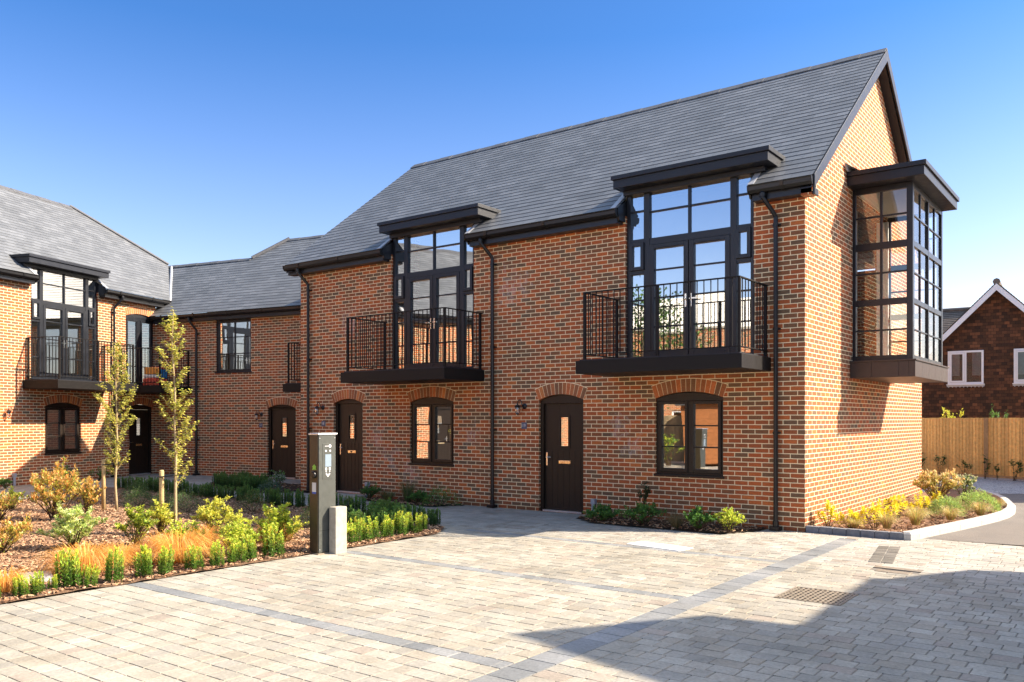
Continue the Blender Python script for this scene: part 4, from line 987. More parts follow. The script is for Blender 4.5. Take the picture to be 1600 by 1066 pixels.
m.obj('key_hole', M_IRON, mc)
m = MB(); m.prism([(-.33,-.24,-.01),(.30,-.32,-.01),(.36,.20,-.01),(-.28,.30,-.01)], (0,0,.075), M_ and None) if False else m.prism([(-5.72,-9.10,-.01),(-5.05,-9.32,-.01),(-5.0,-8.84,-.01),(-5.50,-8.64,-.01)], (0,0,.07)); o = m.obj('stone_slab', M_KERB, bevel=.006); tag(o, 'pale stepping slab lying in the bark near the picture edge', 'stone slab')
m = MB(); m.poly([(2.86,-7.30,.006),(2.90,-7.31,.012),(2.955,-7.27,.008),(2.93,-7.235,.014),(2.88,-7.25,.007)]); o = m.obj('paper_scrap', M_WHITE); tag(o, 'small white scrap lying on the shaded paving', 'litter')
# ------------------------------------------------------------------ plants
def leaf(mb, p, d, L, W, col, fold=.25, rr=R):
    d = d.normalized(); s = d.cross(Vector((rr.uniform(-.4,.4), rr.uniform(-.4,.4), 1)))
    if s.length < 1e-3: s = d.orthogonal()
    s.normalize(); n = s.cross(d); q = p + d*L*.5
    mb.add([p, q + s*W*.5 + n*W*fold, p + d*L, q - s*W*.5 + n*W*fold], [(0,1,2),(0,2,3)], [[(0,0)]*3]*2, col)
def vary(c, rr, f=.25): 
    k = rr.uniform(1-f, 1+f); h = rr.uniform(-.12,.12); return (max(0,c[0]*k*(1+h)), max(0,c[1]*k), max(0,c[2]*k*(1-h)))
def euonymus(h, w, seed, dark, light, stems=11, leafL=.034):
    rr = random.Random(seed); mb = MB()
    for s in range(stems):
        a = rr.uniform(0,6.283); r = w*.5*math.sqrt(rr.random())*.75; x, y = r*math.cos(a), r*math.sin(a); hh = h*rr.uniform(.62,1.0)*(1-.25*r/(w*.5)); lx, ly = rr.uniform(-.05,.05)*h, rr.uniform(-.05,.05)*h
        mb.tube([(x,y,0),(x+lx*.6,y+ly*.6,hh*.6),(x+lx,y+ly,hh)], [.004,.003,.0015], 4, (.10,.09,.03), cap=False)
        z = hh*.10; k = 0
        while z < hh:
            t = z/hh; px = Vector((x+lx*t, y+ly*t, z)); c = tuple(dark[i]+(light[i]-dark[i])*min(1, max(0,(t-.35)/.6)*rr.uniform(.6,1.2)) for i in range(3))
            for q in range(2):
                an = k*1.57+q*3.14159+rr.uniform(-.4,.4); el = rr.uniform(.3,1.0)+t*.35
                leaf(mb, px, Vector((math.cos(an)*math.cos(el), math.sin(an)*math.cos(el), math.sin(el))), leafL*rr.uniform(.75,1.25)*(1-.35*max(0,t-.6)), leafL*.55, vary(c, rr, .22), rr=rr)
            z += leafL*.40; k += 1
        leaf(mb, Vector((x+lx,y+ly,hh-.01)), Vector((0,0,1)), leafL*.8, leafL*.4, vary(light, rr, .2), rr=rr)
    return mb
def shrub(w, h, seed, tones, n, L, wide=.5, up=.35, stems=14, tip=None, open_=0.0, stemc=(.12,.07,.04)):
    """twiggy bush: stems fan out from the base, leaves sit along their outer parts"""
    rr = random.Random(seed); mb = MB(); tips = []
    for s in range(stems):
        a = rr.uniform(0,6.283); e = rr.random()**.6; rx = w*.5*e*rr.uniform(.75,1.08); zt = h*rr.uniform(.6,1.0)*(1-.45*e*e); b0 = Vector((rr.uniform(-.05,.05)*w, rr.uniform(-.05,.05)*w, 0)); tp = Vector((rx*math.cos(a), rx*math.sin(a), zt)); md = b0.lerp(tp,.5)+Vector((0,0,h*.1))
        mb.tube([b0, md, tp], [.008*w+.002,.005*w+.0015,.001], 4, stemc, cap=False); tips.append((b0, md, tp))
        for q in range(3):
            t0 = rr.uniform(.35,.85); st = md.lerp(tp, (t0-.35)/.65); dv = Vector((rr.uniform(-1,1), rr.uniform(-1,1), rr.uniform(.2,1.2))).normalized()*w*rr.uniform(.10,.24); e2 = st+dv
            mb.tube([st, e2], [.0025,.001], 3, stemc, cap=False); tips.append((st, st.lerp(e2,.5), e2))
    for i in range(n):
        b0, md, tp = rr.choice(tips); t = rr.random()**(.55+open_*.3); p = (b0.lerp(md, t*2) if t < .5 else md.lerp(tp, (t-.5)*2)); a = rr.uniform(0,6.283)
        d = Vector((math.cos(a), math.sin(a), rr.uniform(-.2,.9)+up)); 
        if p.z < .01: continue
        p = p + Vector((rr.gauss(0,1), rr.gauss(0,1), rr.gauss(0,1)))*.012*w
        c = rr.choice(tones); 
        if tip and t > .72 and rr.random() < .8: c = rr.choice(tip); d.z += .5
        leaf(mb, p, d, L*rr.uniform(.65,1.2), L*wide*rr.uniform(.8,1.15), vary(c, rr, .25), rr=rr)
    return mb
def grass(w, h, seed, tones, n, droop=1.0):
    rr = random.Random(seed); mb = MB()
    for i in range(n):
        a = rr.uniform(0,6.283); r0 = rr.random()*.10*w; x, y = r0*math.cos(a), r0*math.sin(a); L = rr.uniform(.55,1.05); reach = w*.5*L*rr.uniform(.5,1.05); top = h*L*rr.uniform(.6,1.0); c = vary(rr.choice(tones), rr, .25); wd = rr.uniform(.0018,.0034); pr = None; a2 = a+rr.uniform(-.5,.5)
        pts = []
        for k in range(6):
            t = k/5; pts.append(Vector((x+math.cos(a2)*reach*t**1.15, y+math.sin(a2)*reach*t**1.15, top*(math.sin(min(1,t*1.25)*math.pi*.5) - droop*.75*max(0,t-.55)**1.5*2.2))))
        sd = Vector((-math.sin(a2), math.cos(a2), 0))
        vs = []; 
        for k, p in enumerate(pts):
            wq = wd*(1-.8*k/5); p.z = max(p.z, .004); vs += [p-sd*wq, p+sd*wq]
        mb.add(vs, [(2*k,2*k+1,2*k+3,2*k+2) for k in range(5)], [[(0,0)]*4]*5, c)
    return mb
def mound(w, h, seed, tones, n, L=.022):
    rr = random.Random(seed); mb = MB()
    for i in range(n):
        a = rr.uniform(0,6.283); u = rr.random(); el = math.asin(u); k = rr.uniform(.72,1.0)*(1+.10*math.sin(a*3+seed)+.06*math.sin(a*7)); d = Vector((math.cos(a)*math.cos(el), math.sin(a)*math.cos(el), math.sin(el)))
        p = Vector((d.x*w*.5*k, d.y*w*.5*k, d.z*h*k)); leaf(mb, p, d+Vector((rr.uniform(-.6,.6),rr.uniform(-.6,.6),rr.uniform(0,.8))), L*rr.uniform(.7,1.3), L*.5, vary(rr.choice(tones), rr, .28), rr=rr)
    for i in range(10):
        a = i*.63; mb.tube([(0,0,0),(math.cos(a)*w*.3,math.sin(a)*w*.3,h*.5)], [.006,.002], 4, (.09,.06,.04), cap=False)
    return mb
def rosette(w, h, seed, tones, heads=7, L=.09):
    """choisya: whorls of long narrow leaves at the end of short stems"""
    rr = random.Random(seed); mb = MB()
    for s in range(heads):
        a = rr.uniform(0,6.283); r = w*.36*math.sqrt(rr.random()); p = Vector((r*math.cos(a), r*math.sin(a), h*rr.uniform(.35,.9)*(1-.35*r/(w*.5)))); mb.tube([(p.x*.2,p.y*.2,0),p], [.005,.003], 4, (.16,.12,.04), cap=False)
        for lv in range(4):
            for q in range(6):
                an = q*1.047+lv*.5+rr.uniform(-.25,.25); el = -.15+lv*.42+rr.uniform(-.2,.2)
                leaf(mb, p-Vector((0,0,.02*(3-lv))), Vector((math.cos(an)*math.cos(el),math.sin(an)*math.cos(el),math.sin(el))), L*rr.uniform(.7,1.1)*(1-.1*lv), L*.30, vary(rr.choice(tones), rr, .18), .12, rr)
    return mb
def put(mb, name, loc, label, cat='shrub', group=None, rz=0):
    o = mb.obj(name, M_LEAF); o.location = loc; o.rotation_euler = (0,0,rz); return tag(o, label, cat, group)
ORD = 'first second third fourth fifth sixth seventh eighth ninth tenth eleventh twelfth thirteenth fourteenth fifteenth sixteenth seventeenth eighteenth nineteenth twentieth twenty-first twenty-second twenty-third twenty-fourth twenty-fifth twenty-sixth twenty-seventh twenty-eighth twenty-ninth thirtieth thirty-first thirty-second thirty-third thirty-fourth thirty-fifth thirty-sixth thirty-seventh thirty-eighth thirty-ninth fortieth'.split()
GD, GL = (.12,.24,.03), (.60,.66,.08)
# clipped looking upright euonymus, front row along the paving
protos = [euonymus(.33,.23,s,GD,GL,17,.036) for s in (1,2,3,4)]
pm = []
def eu(i, loc, rz, sc, label, group):
    k = i % 4
    if len(pm) <= k:
        o = protos[k].obj('euonymus', M_LEAF); pm.append(o); o.location = loc; o.rotation_euler = (0,0,rz); o.scale = (sc,)*3
    else: o = copy_obj(pm[k], loc, rz, sc)
    o.rotation_euler = (R.uniform(-.13,.13), R.uniform(-.13,.13), rz); o.scale = (sc*R.uniform(.85,1.15), sc*R.uniform(.85,1.15), sc*R.uniform(.82,1.18))
    tag(o, label, 'shrub', group); return o
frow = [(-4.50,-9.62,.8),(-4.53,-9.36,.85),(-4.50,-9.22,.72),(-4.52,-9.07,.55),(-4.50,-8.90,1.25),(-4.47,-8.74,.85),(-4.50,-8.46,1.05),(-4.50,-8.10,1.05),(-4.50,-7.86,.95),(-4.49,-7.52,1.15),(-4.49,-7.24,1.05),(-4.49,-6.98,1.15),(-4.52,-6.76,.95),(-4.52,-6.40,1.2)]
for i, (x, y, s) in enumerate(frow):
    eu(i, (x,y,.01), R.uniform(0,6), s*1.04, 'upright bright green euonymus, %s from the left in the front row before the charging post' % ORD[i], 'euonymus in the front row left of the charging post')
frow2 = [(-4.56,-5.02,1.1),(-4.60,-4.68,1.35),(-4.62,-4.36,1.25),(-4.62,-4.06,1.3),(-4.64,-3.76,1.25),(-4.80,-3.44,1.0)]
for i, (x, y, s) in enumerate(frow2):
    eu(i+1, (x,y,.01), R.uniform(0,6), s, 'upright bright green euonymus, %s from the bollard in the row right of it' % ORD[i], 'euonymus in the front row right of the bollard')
# back row in the shade of the terrace
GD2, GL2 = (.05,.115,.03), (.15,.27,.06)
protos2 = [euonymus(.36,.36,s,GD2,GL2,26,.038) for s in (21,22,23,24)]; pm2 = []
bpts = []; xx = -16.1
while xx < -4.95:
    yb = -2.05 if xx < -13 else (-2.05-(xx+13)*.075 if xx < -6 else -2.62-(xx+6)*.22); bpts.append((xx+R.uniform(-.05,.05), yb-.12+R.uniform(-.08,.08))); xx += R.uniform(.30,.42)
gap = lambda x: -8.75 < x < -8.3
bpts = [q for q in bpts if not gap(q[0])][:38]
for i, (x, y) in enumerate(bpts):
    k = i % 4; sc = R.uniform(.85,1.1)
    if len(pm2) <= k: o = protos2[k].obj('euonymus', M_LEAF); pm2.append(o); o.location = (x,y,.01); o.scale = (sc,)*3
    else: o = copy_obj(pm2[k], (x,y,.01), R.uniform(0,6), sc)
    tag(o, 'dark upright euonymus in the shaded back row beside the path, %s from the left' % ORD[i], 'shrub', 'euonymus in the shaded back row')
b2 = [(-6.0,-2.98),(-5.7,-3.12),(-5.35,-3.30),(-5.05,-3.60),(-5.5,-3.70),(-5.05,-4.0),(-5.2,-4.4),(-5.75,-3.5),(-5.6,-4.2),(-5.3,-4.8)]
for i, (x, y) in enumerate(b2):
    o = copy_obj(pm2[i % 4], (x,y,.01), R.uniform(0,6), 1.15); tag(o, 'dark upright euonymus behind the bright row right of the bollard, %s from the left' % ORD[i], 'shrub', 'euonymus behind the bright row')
# link house bed
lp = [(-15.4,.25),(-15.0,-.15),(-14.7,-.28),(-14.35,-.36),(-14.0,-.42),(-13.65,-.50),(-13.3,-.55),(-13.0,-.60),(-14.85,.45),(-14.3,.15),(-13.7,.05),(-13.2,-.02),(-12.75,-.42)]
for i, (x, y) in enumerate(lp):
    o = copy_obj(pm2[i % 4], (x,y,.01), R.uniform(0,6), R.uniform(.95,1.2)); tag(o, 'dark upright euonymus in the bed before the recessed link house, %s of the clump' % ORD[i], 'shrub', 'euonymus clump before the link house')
# individual shrubs of the big bed
YEL = [(0.576, 0.576, 0.08), (0.672, 0.64, 0.096), (0.416, 0.48, 0.064), (0.768, 0.736, 0.16)]; LIME = [(0.51, 0.6, 0.068), (0.63, 0.69, 0.09), (0.375, 0.495, 0.053), (0.69, 0.69, 0.105)]
PHO = [(.50,.34,.07),(.58,.44,.09),(.42,.42,.06),(.34,.42,.06),(.52,.46,.10),(.50,.27,.06)];  PHT = [(.74,.44,.12),(.78,.54,.20),(.70,.36,.10)]
PAL = [(0.6, 0.66, 0.24), (0.51, 0.6, 0.18), (0.39, 0.51, 0.105), (0.75, 0.75, 0.36)]; OLV = [(.16,.20,.035),(.24,.26,.045),(.12,.16,.03)]
for (x,y,w,h,sd,ln,lab) in [(-10.62,-6.25,1.25,.92,31,1500,'large orange tipped photinia bush at the left, tallest shrub of the bed'),
    (-11.35,-5.35,.62,.62,32,520,'orange tipped photinia right behind the foot of the left young tree'),(-11.1,-6.95,.70,.52,33,500,'orange tipped photinia cut by the left picture edge, behind'),(-7.45,-8.35,.75,.42,34,500,'low sparse orange and green photinia at the left picture edge, in front')]:
    put(shrub(w*1.12,h*1.05,sd,PHO,int(ln*1.9),.066,.40,.6,22,PHT,.2), 'photinia', (x,y,.01), lab)
for (x,y,w,h,sd,ln,tn,L,wd,lab) in [(-7.15,-7.62,.78,.52,41,1500,PAL,.05,.5,'broad pale variegated shrub in the middle of the left bark bed'),(-6.6,-7.03,.55,.60,42,900,OLV+LIME,.05,.55,'rounded green shrub with yellow top left of the stake of the right tree'),(-7.45,-6.2,.56,.52,43,800,YEL,.042,.55,'yellow green shrub behind the rounded green one, left of the right tree'),
    (-7.0,-5.62,.74,.50,44,1100,YEL,.042,.55,'yellow green shrub just right of the right young tree'),(-4.92,-6.62,.66,.42,45,900,LIME,.04,.55,'low lime shrub behind the front row left of the charging post'),(-4.80,-6.15,.52,.64,46,1100,LIME,.042,.55,'tall lime shrub next to the charging post'),(-4.60,-5.28,.36,.38,47,600,LIME,.038,.55,'small rounded lime shrub right behind the bollard'),(-5.55,-6.25,.5,.5,48,600,YEL,.04,.55,'yellow shrub in the middle of the bed behind the low lime one'),
    (-5.75,-6.85,.5,.42,53,600,LIME,.042,.55,'lime shrub between the right tree stake and the front row'),(-6.2,-5.15,.5,.42,54,600,YEL,.042,.55,'yellow shrub well behind the charging post, on the left'),(-5.35,-5.55,.46,.44,55,600,YEL,.042,.55,'yellow shrub just left behind the charging post'),
    (-12.9,-6.0,.5,.4,49,350,LIME,.05,.5,'bright green shrub at the back near the left picture edge'),(-12.3,-4.9,.34,.42,50,300,PAL,.04,.4,'small pale green shrub behind the large photinia')]:
    put(shrub(w*1.12,h*1.08,sd,tn,int(ln*2.1),L*1.05,wd,.35,24), 'shrub', (x,y,.01), lab)
HEB = [(0.056, 0.12, 0.035), (0.088, 0.16, 0.048), (0.144, 0.208, 0.064)]
for i, (x,y,w,h,lab) in enumerate([(-11.6,-4.2,.6,.34,'dark green hebe mound left of the gap between the trees'),(-10.75,-4.15,.55,.34,'dark green hebe mound in the middle between the trees'),(-9.9,-4.25,.74,.36,'dark green hebe mound just left of the right tree'),(-13.4,-3.3,.56,.32,'small hebe mound near the back row, furthest left'),(-6.3,-4.3,.5,.34,'bronze green mound in the shade left of the charging post'),(-8.9,-3.55,.6,.36,'brownish mound before the gap in the back row')]):
    put(mound(w*1.1,h*1.1,60+i,HEB if i < 4 else HEB+[(.2,.15,.05)],1900), 'hebe', (x,y,.01), lab)
ORG = [(.78,.37,.065),(.82,.44,.09),(.66,.28,.045),(.86,.58,.20)]
for i, (x,y,w,h,n,lab) in enumerate([(-5.25,-8.38,.95,.36,900,'wide orange sedge tussock behind the front row, the most orange one'),(-5.02,-7.40,.95,.42,900,'orange sedge tussock in the middle of the front of the bed'),(-6.0,-6.42,.70,.30,500,'small orange sedge tussock at the foot of the right tree'),(-4.85,-9.36,.5,.26,350,'small yellow orange sedge at the left picture edge'),(-5.0,-6.08,.55,.40,500,'brown orange sedge beside the tall lime shrub'),(-5.6,-7.75,.6,.26,400,'pale orange sedge between the two big tussocks')]):
    put(grass(w*1.35,h*1.05,70+i,ORG,int(n*2.2),1.15), 'sedge', (x,y,.01), lab, 'grass')
# wall beds
LOW = [(0.102, 0.238, 0.051), (0.17, 0.34, 0.068), (0.076, 0.17, 0.043)]
WK = 1.35
for i, (x,y,w,h,k,lab) in enumerate([(-3.1,-.78,.50,.20,'s','low green shrub beside the grey pipe at the nearest wall'),(-2.35,-.78,.58,.34,'s','green shrub below the nearest brick wall, left of the bronze sedge'),(-2.55,-.42,.36,.72,'d','thin dark stemmed shrub against the nearest wall'),(-1.75,-.80,.45,.28,'g','bronze sedge at the foot of the nearest wall'),(-1.38,-.80,.50,.30,'s','green shrub right of the bronze sedge at the nearest wall'),(-.90,-.78,.42,.34,'l','bright lime sunlit shrub at the foot of the nearest wall')]):
    w *= WK; h *= 1.12; y -= .05
    mb = {'s':lambda: shrub(w,h,80+i,LOW,1500,.045,.6,.5,20),'d':lambda: shrub(w,h,80+i,[(.02,.05,.018),(.03,.07,.02)],260,.05,.5,.3,7),'g':lambda: grass(w,h,80+i,[(.20,.15,.07),(.28,.21,.10),(.12,.11,.04)],320),'l':lambda: shrub(w,h,80+i,LIME,1300,.04,.55,.5,18)}[k]()
    put(mb, 'sedge' if k == 'g' else 'shrub', (x,y,.01), lab, 'grass' if k == 'g' else 'shrub')
for i, (x,y,w,h,k,lab) in enumerate([(-9.2,-.35,.42,.26,'s','small green shrub at the wall beside the further front door'),(-8.6,-.40,.60,.26,'g','green sedge at the wall under the further ground floor window'),(-8.05,-.36,.55,.50,'g','tall bronze grass at the wall under the further ground floor window'),(-7.65,-.45,.45,.22,'s','low shrub between grass and dark mound at the further wall'),(-7.1,-.42,.60,.32,'m','dark green mound at the end of the further wall bed')]):
    w *= WK; h *= 1.1
    mb = {'s':lambda: shrub(w,h,90+i,LOW,1200,.04,.6,.5,18),'g':lambda: grass(w,h,90+i,[(.08,.15,.04),(.14,.18,.06),(.22,.18,.08)],350,.6),'m':lambda: mound(w,h,90+i,LOW,1100,.03)}[k]()
    put(mb, {'s':'shrub','g':'sedge','m':'hebe'}[k], (x,y,.01), lab, 'grass' if k == 'g' else 'shrub')
put(shrub(.6,.55,101,LOW+[(.55,.55,.5)],600,.05,.5,.4,12), 'shrub', (-12.35,-.30,.01), 'dark shrub with a few white flowers before the recessed brown door')
put(mound(.62,.28,102,[(.10,.17,.10),(.15,.23,.14)],800,.03), 'hebe', (-12.25,-.62,.01), 'blue green hebe mound at the corner of the link house bed')
for i, (x,y,w,h,lab) in enumerate([(-18.35,-3.9,.5,.25,'small green shrub at the foot of the left wing wall, leftmost'),(-18.95,-2.25,.8,.45,'green shrub in the middle of the foot of the left wing wall'),(-19.35,-1.05,.7,.3,'low green shrub at the left wing wall nearest the dark door')]):
    put(shrub(w,h,105+i,LOW,500,.05,.6,.5,10), 'shrub', (x,y,.01), lab)
# kerbed bed by the gable
CHO = [(0.743, 0.621, 0.047), (0.837, 0.729, 0.068), (0.621, 0.567, 0.041)]
for i, (x,y,w,h) in enumerate([(.22,.42,.30,.36),(.50,.62,.34,.25),(.80,.85,.44,.36),(.74,1.65,.42,.36),(.78,2.45,.42,.38),(.95,3.15,.42,.34),(1.0,4.1,.46,.38)]):
    put(rosette(w*1.35,h*1.3,110+i,CHO,13), 'choisya', (x,y,.04), 'golden yellow choisya beside the sunlit gable, %s from the near corner' % ORD[i], 'shrub', 'golden choisya by the gable')
put(shrub(1.1,.74,120,[(.44,.44,.09),(.56,.52,.12),(.50,.32,.12)],2600,.065,.42,.6,24,[(.68,.50,.22),(.75,.62,.32)]), 'photinia', (.85,5.3,.08), 'large cream and pink tipped bush at the far end of the gable bed')
put(shrub(.66,.62,121,[(.10,.18,.04),(.16,.25,.05),(.5,.52,.28)],900,.055,.5,.5,14,[(.56,.56,.32)]), 'shrub', (1.25,6.0,.08), 'cream edged green bush beside the kerb at the far end of the gable bed')
put(mound(.60,.30,122,[(.28,.40,.10),(.38,.50,.16)],2200,.03), 'hebe', (1.42,3.1,.08), 'grey green hebe mound in the middle of the gable bed'); put(mound(.80,.34,123,[(.30,.44,.11),(.42,.54,.16)],2800,.03), 'hebe', (1.72,4.3,.08), 'larger light green hebe mound near the kerb of the gable bed')
for i, (x,y,w,h) in enumerate([(1.05,.55,.42,.24),(1.30,1.25,.52,.28),(1.62,2.3,.46,.22),(1.90,3.35,.44,.24),(.62,.42,.36,.14),(1.2,2.1,.4,.2),(2.0,4.6,.34,.2)]):
    put(grass(w*1.15,h*1.2,130+i,[(.52,.46,.11),(.62,.48,.2),(.34,.36,.08),(.56,.34,.17)],420,.7), 'sedge', (x,y,.08), 'gold and bronze sedge tuft in the gable bed, %s of the scattered tufts' % ORD[i], 'grass', 'sedge tufts in the gable bed')
# plants at and behind the timber fence
FW = lambda t, d: (-1.45+.918*t+.397*d*-1, 15.67-.397*t-.918*d, .01)
CLD = [(0.051, 0.136, 0.034), (0.085, 0.187, 0.043), (0.034, 0.085, 0.025)]
for i, (t,d,w,h,n,lab) in enumerate([(.15,.35,.8,.85,700,'dense dark climber at the fence next to the gable corner'),(.75,.25,.5,.9,200,'thin leafy climber on the fence, second from the gable'),(1.55,.25,.55,.68,200,'thin leafy climber near the middle of the visible fence'),(2.15,.22,.35,.85,160,'tall thin climber left of the dark fence post gap'),(2.5,.22,.3,.6,110,'short thin climber beside the tall one on the fence'),(3.0,.25,.7,.72,280,'leafy climber on the fence at the right picture edge')]):
    put(shrub(w,h,140+i,CLD,int(n*.7),.06,.6,.2,6), 'climber', FW(t,d), lab, 'climber')
put(shrub(1.4,2.3,150,[(.62,.62,.07),(.72,.68,.12),(.5,.54,.06)],2400,.09,.3,.6,22), 'shrub', FW(.35,-.9), 'sunlit yellow shrub showing over the fence beside the gable')
put(shrub(2.0,2.15,151,[(.08,.17,.04),(.12,.23,.05)],2400,.08,.5,.4,20), 'shrub', FW(1.75,-.9), 'green shrub showing over the middle of the fence')

# young trees with stakes
def young_tree(x, y, H, seed, label, spread):
    rr = random.Random(seed); root = empty('young_tree', (x,y,0), 0, label, 'tree'); t = MB(); c = MB()
    pts = [Vector((0,0,0))]; n = 12
    for i in range(1, n+1): pts.append(Vector((pts[-1].x+rr.uniform(-.018,.022), pts[-1].y+rr.uniform(-.02,.02), H*i/n)))
    BK = (.36,.27,.15)
    t.tube(pts, [.024*(1-.85*i/n)+.002 for i in range(n+1)], 7, BK)
    def at(z):
        f = z/H*n; i = min(n-1, int(f)); return pts[i].lerp(pts[i+1], f-i)
    G = [(.46,.46,.08),(.60,.57,.12),(.34,.37,.06),(.72,.66,.20),(.56,.50,.10)]
    def twig(p0, p1, r, dens):
        t.tube([p0, p0.lerp(p1,.5)+Vector((0,0,-.01)), p1], [r,r*.6,.0012], 5, (.30,.22,.12), cap=False); L = (p1-p0).length; k = int(L*dens)
        for i in range(k):
            f = rr.uniform(.15,1.03); q = p0.lerp(p1, f)+Vector((rr.gauss(0,.014), rr.gauss(0,.014), rr.gauss(0,.014))); a = rr.uniform(0,6.283)
            leaf(c, q, Vector((math.cos(a), math.sin(a), rr.uniform(-.7,.6))), rr.uniform(.030,.054), rr.uniform(.026,.040), vary(rr.choice(G), rr, .3), .2, rr)
    z = H*.21
    while z < H*.97:
        f = z/H; Lb = spread*(1.0-abs(f-.46)*1.25)*rr.uniform(.6,1.15); a = rr.uniform(0,6.283); p0 = at(z); p1 = p0+Vector((math.cos(a)*Lb*.62, math.sin(a)*Lb*.62, Lb*rr.uniform(.7,1.05)))
        if p1.z > H*1.0: p1.z = H*rr.uniform(.96,1.02)
        twig(p0, p1, .007*(1.2-f), 98)
        for q in range(rr.choice((1,2,3))):
            s = p0.lerp(p1, rr.uniform(.3,.8)); b = a+rr.uniform(-1.2,1.2); twig(s, s+Vector((math.cos(b)*Lb*.28, math.sin(b)*Lb*.28, Lb*rr.uniform(.15,.42))), .003, 112)
        z += H*rr.uniform(.013,.024)
    twig(at(H*.8), at(H*.98)+Vector((0,0,.06)), .003, 110)
    t.obj('trunk', M_STEM, root, smooth=True); c.obj('crown', M_LEAF, root); return root
young_tree(-11.22,-4.86,3.16,201,'young birch like tree, the left and further of the two, before the dark wing door',.58)
young_tree(-7.36,-6.02,3.36,207,'young birch like tree, the right and nearer of the two, before the link house',.52)
for x, y, h, lab in [(-11.40,-5.02,.98,'round timber stake beside the left young tree'),(-7.47,-6.17,.98,'round timber stake beside the right young tree')]:
    s = empty('tree_stake', (x,y,0), 0, lab, 'stake'); m = MB(); m.tube([(0,0,-.05),(0,0,h-.02),(0,0,h)], [.036,.034,.028], 12, (.50,.36,.17)); m.obj('stake', M_STEM, s, smooth=True)
    dx, dy = (.18,.16) if x < -9 else (.11,.15); m = MB(); m.tube([(-.03,-.03,h-.10),(.03,-.04,h-.10),(dx+.01,dy-.03,h-.08),(dx+.03,dy+.02,h-.08),(dx-.02,dy+.03,h-.08),(-.03,.03,h-.10),(-.03,-.03,h-.10)], .011, 6); m.obj('rubber_tie', M_BLACK, s)
# trees standing behind the camera, mirrored in the panes
def big_tree(x, y, H, W, seed, label):
    rr = random.Random(seed); root = empty('leafy_tree', (x,y,0), 0, label, 'tree'); t = MB(); c = MB(); t.tube([(0,0,0),(.05,.02,H*.35),(0,.05,H*.7)], [.16,.11,.04], 8, (.14,.10,.07))
    for k in range(60):
        a = rr.uniform(0,6.283); u = rr.uniform(-.6,1); r = math.sqrt(max(0,1-u*u))*W*.5*rr.uniform(.45,1); ctr = Vector((math.cos(a)*r, math.sin(a)*r, H*.66+u*H*.32)); t.tube([(0,0,H*.4),ctr], [.03,.006], 4, (.14,.10,.07), cap=False)
        for i in range(55):
            d = Vector((rr.gauss(0,1),rr.gauss(0,1),rr.gauss(0,1))); leaf(c, ctr+d*W*.085, d+Vector((0,0,.3)), .16, .10, vary(rr.choice([(.06,.13,.025),(.10,.18,.03),(.04,.09,.02)]), rr, .3), .2, rr)
    t.obj('trunk', M_STEM, root); c.obj('crown', M_LEAF, root)
big_tree(-12.3,-17.8,6.6,4.4,301,'tall leafy tree before the pale fence on the far side of the court')
big_tree(-15.5,-19.8,5.4,3.4,302,'second leafy tree behind the pale fence across the court')
for i, (x,y,w,h) in enumerate([(-9.2,-16.0,1.3,1.0),(-10.6,-16.2,1.5,1.3),(-12.3,-17.0,1.6,1.5),(-11.4,-16.4,1.1,.8),(-14.6,-12.6,1.2,1.2),(-16.0,-12.0,1.0,.9)]):
    put(shrub(w,h,310+i,LOW+LIME,700,.10,.5,.4,14), 'shrub', (x,y,0), 'green shrub on the far side of the court, %s of those mirrored in the panes' % ORD[i], 'shrub', 'shrubs across the court')
# cushions on the corner balcony of the wing
MW = Matrix.Translation((-21.036,1.605,0)) @ Matrix.Rotation(TH, 4, 'Z')
cs = empty('cushion_pile', MW @ Vector((-1.10,-.95,2.737)), TH, 'pile of red, blue and orange cushions behind the corner balcony railing', 'cushions')
for (x0,x1,z0,z1,c) in [(-.33,.30,0,.22,(.62,.09,.05)),(-.30,.05,.23,.33,(.75,.70,.62)),(-.05,.30,.23,.50,(.03,.16,.34)),(-.28,-.06,.34,.55,(.80,.32,.06)),(.02,.28,.51,.58,(.60,.12,.10))]:
    m = MB(); m.box(x0,x1,-.20,.20,z0,z1,c); m.obj('cushion', M_CUSH, cs, bevel=.03)
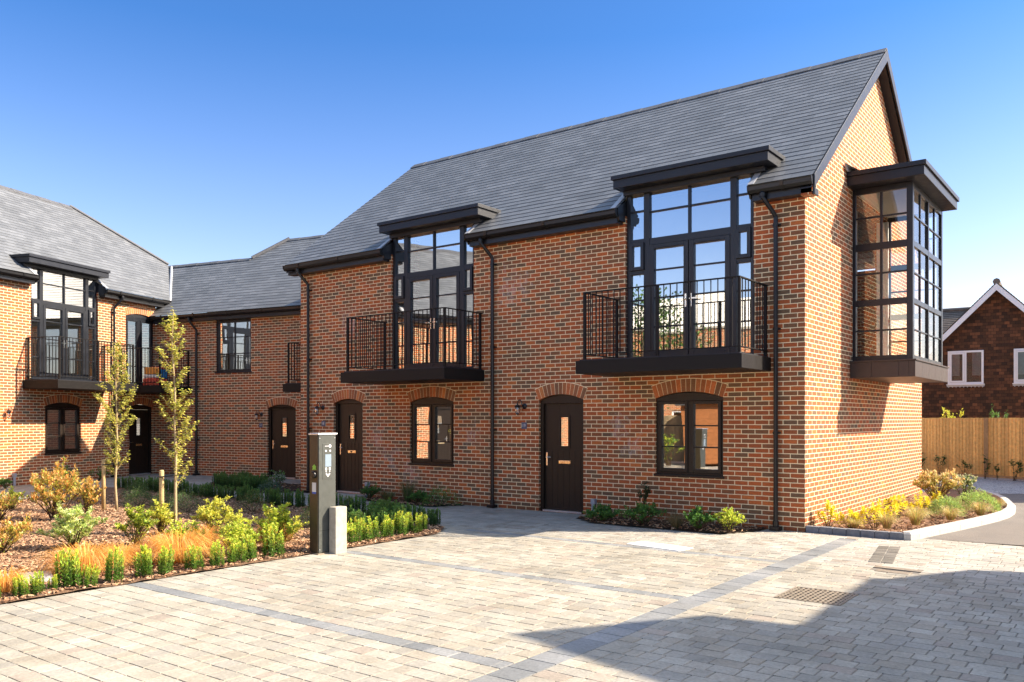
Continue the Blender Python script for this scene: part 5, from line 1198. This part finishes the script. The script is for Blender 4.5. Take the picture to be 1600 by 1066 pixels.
# ------------------------------------------------------------------ light, sky, camera
sv = Vector((1,.72,.93)).normalized()
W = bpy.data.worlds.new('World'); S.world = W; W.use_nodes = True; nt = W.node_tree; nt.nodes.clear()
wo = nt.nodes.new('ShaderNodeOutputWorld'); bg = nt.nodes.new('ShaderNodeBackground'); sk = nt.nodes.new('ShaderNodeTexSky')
sk.sky_type = 'NISHITA'; sk.sun_disc = False; sk.sun_elevation = math.asin(sv.z); sk.sun_rotation = math.atan2(sv.x, sv.y)
sk.air_density = 1.0; sk.dust_density = 1.0; sk.ozone_density = 1.2; sk.altitude = 0
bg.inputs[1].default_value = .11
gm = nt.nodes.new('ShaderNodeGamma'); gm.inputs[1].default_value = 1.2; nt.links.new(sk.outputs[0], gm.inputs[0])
# sky deepens with height within view; overhead brightened as added fill for the shade
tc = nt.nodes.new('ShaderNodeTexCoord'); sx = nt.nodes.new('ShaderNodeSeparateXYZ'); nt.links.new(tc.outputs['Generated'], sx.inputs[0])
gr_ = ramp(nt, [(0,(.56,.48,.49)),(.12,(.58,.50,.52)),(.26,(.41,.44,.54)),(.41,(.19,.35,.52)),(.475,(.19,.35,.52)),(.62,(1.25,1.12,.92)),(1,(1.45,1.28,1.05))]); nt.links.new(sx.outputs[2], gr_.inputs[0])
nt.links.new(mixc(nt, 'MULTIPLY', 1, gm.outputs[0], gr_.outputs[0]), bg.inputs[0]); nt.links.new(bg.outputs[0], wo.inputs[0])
sd = bpy.data.lights.new('sun', 'SUN'); sd.energy = 4.3; sd.angle = rad(.5); sd.color = (1,.86,.68)
so = bpy.data.objects.new('sun', sd); COL.objects.link(so); so.rotation_euler = (-sv).to_track_quat('-Z','Y').to_euler(); so.location = (20,15,30)
cd = bpy.data.cameras.new('camera'); cam = bpy.data.objects.new('camera', cd); COL.objects.link(cam); S.camera = cam
cam.location = (4.202,-13.038,1.735); cam.rotation_euler = (rad(90),0,rad(37)); cd.sensor_width = 36; cd.lens = 36*1320/1600; cd.shift_y = 122/1600; cd.clip_end = 1500; cd.clip_start = .05
S.view_settings.view_transform = 'Standard'; S.view_settings.look = 'None'; S.view_settings.gamma = 1; S.view_settings.exposure = 1.7
S.cycles.max_bounces = 8; S.cycles.transparent_max_bounces = 16; S.cycles.use_denoising = True
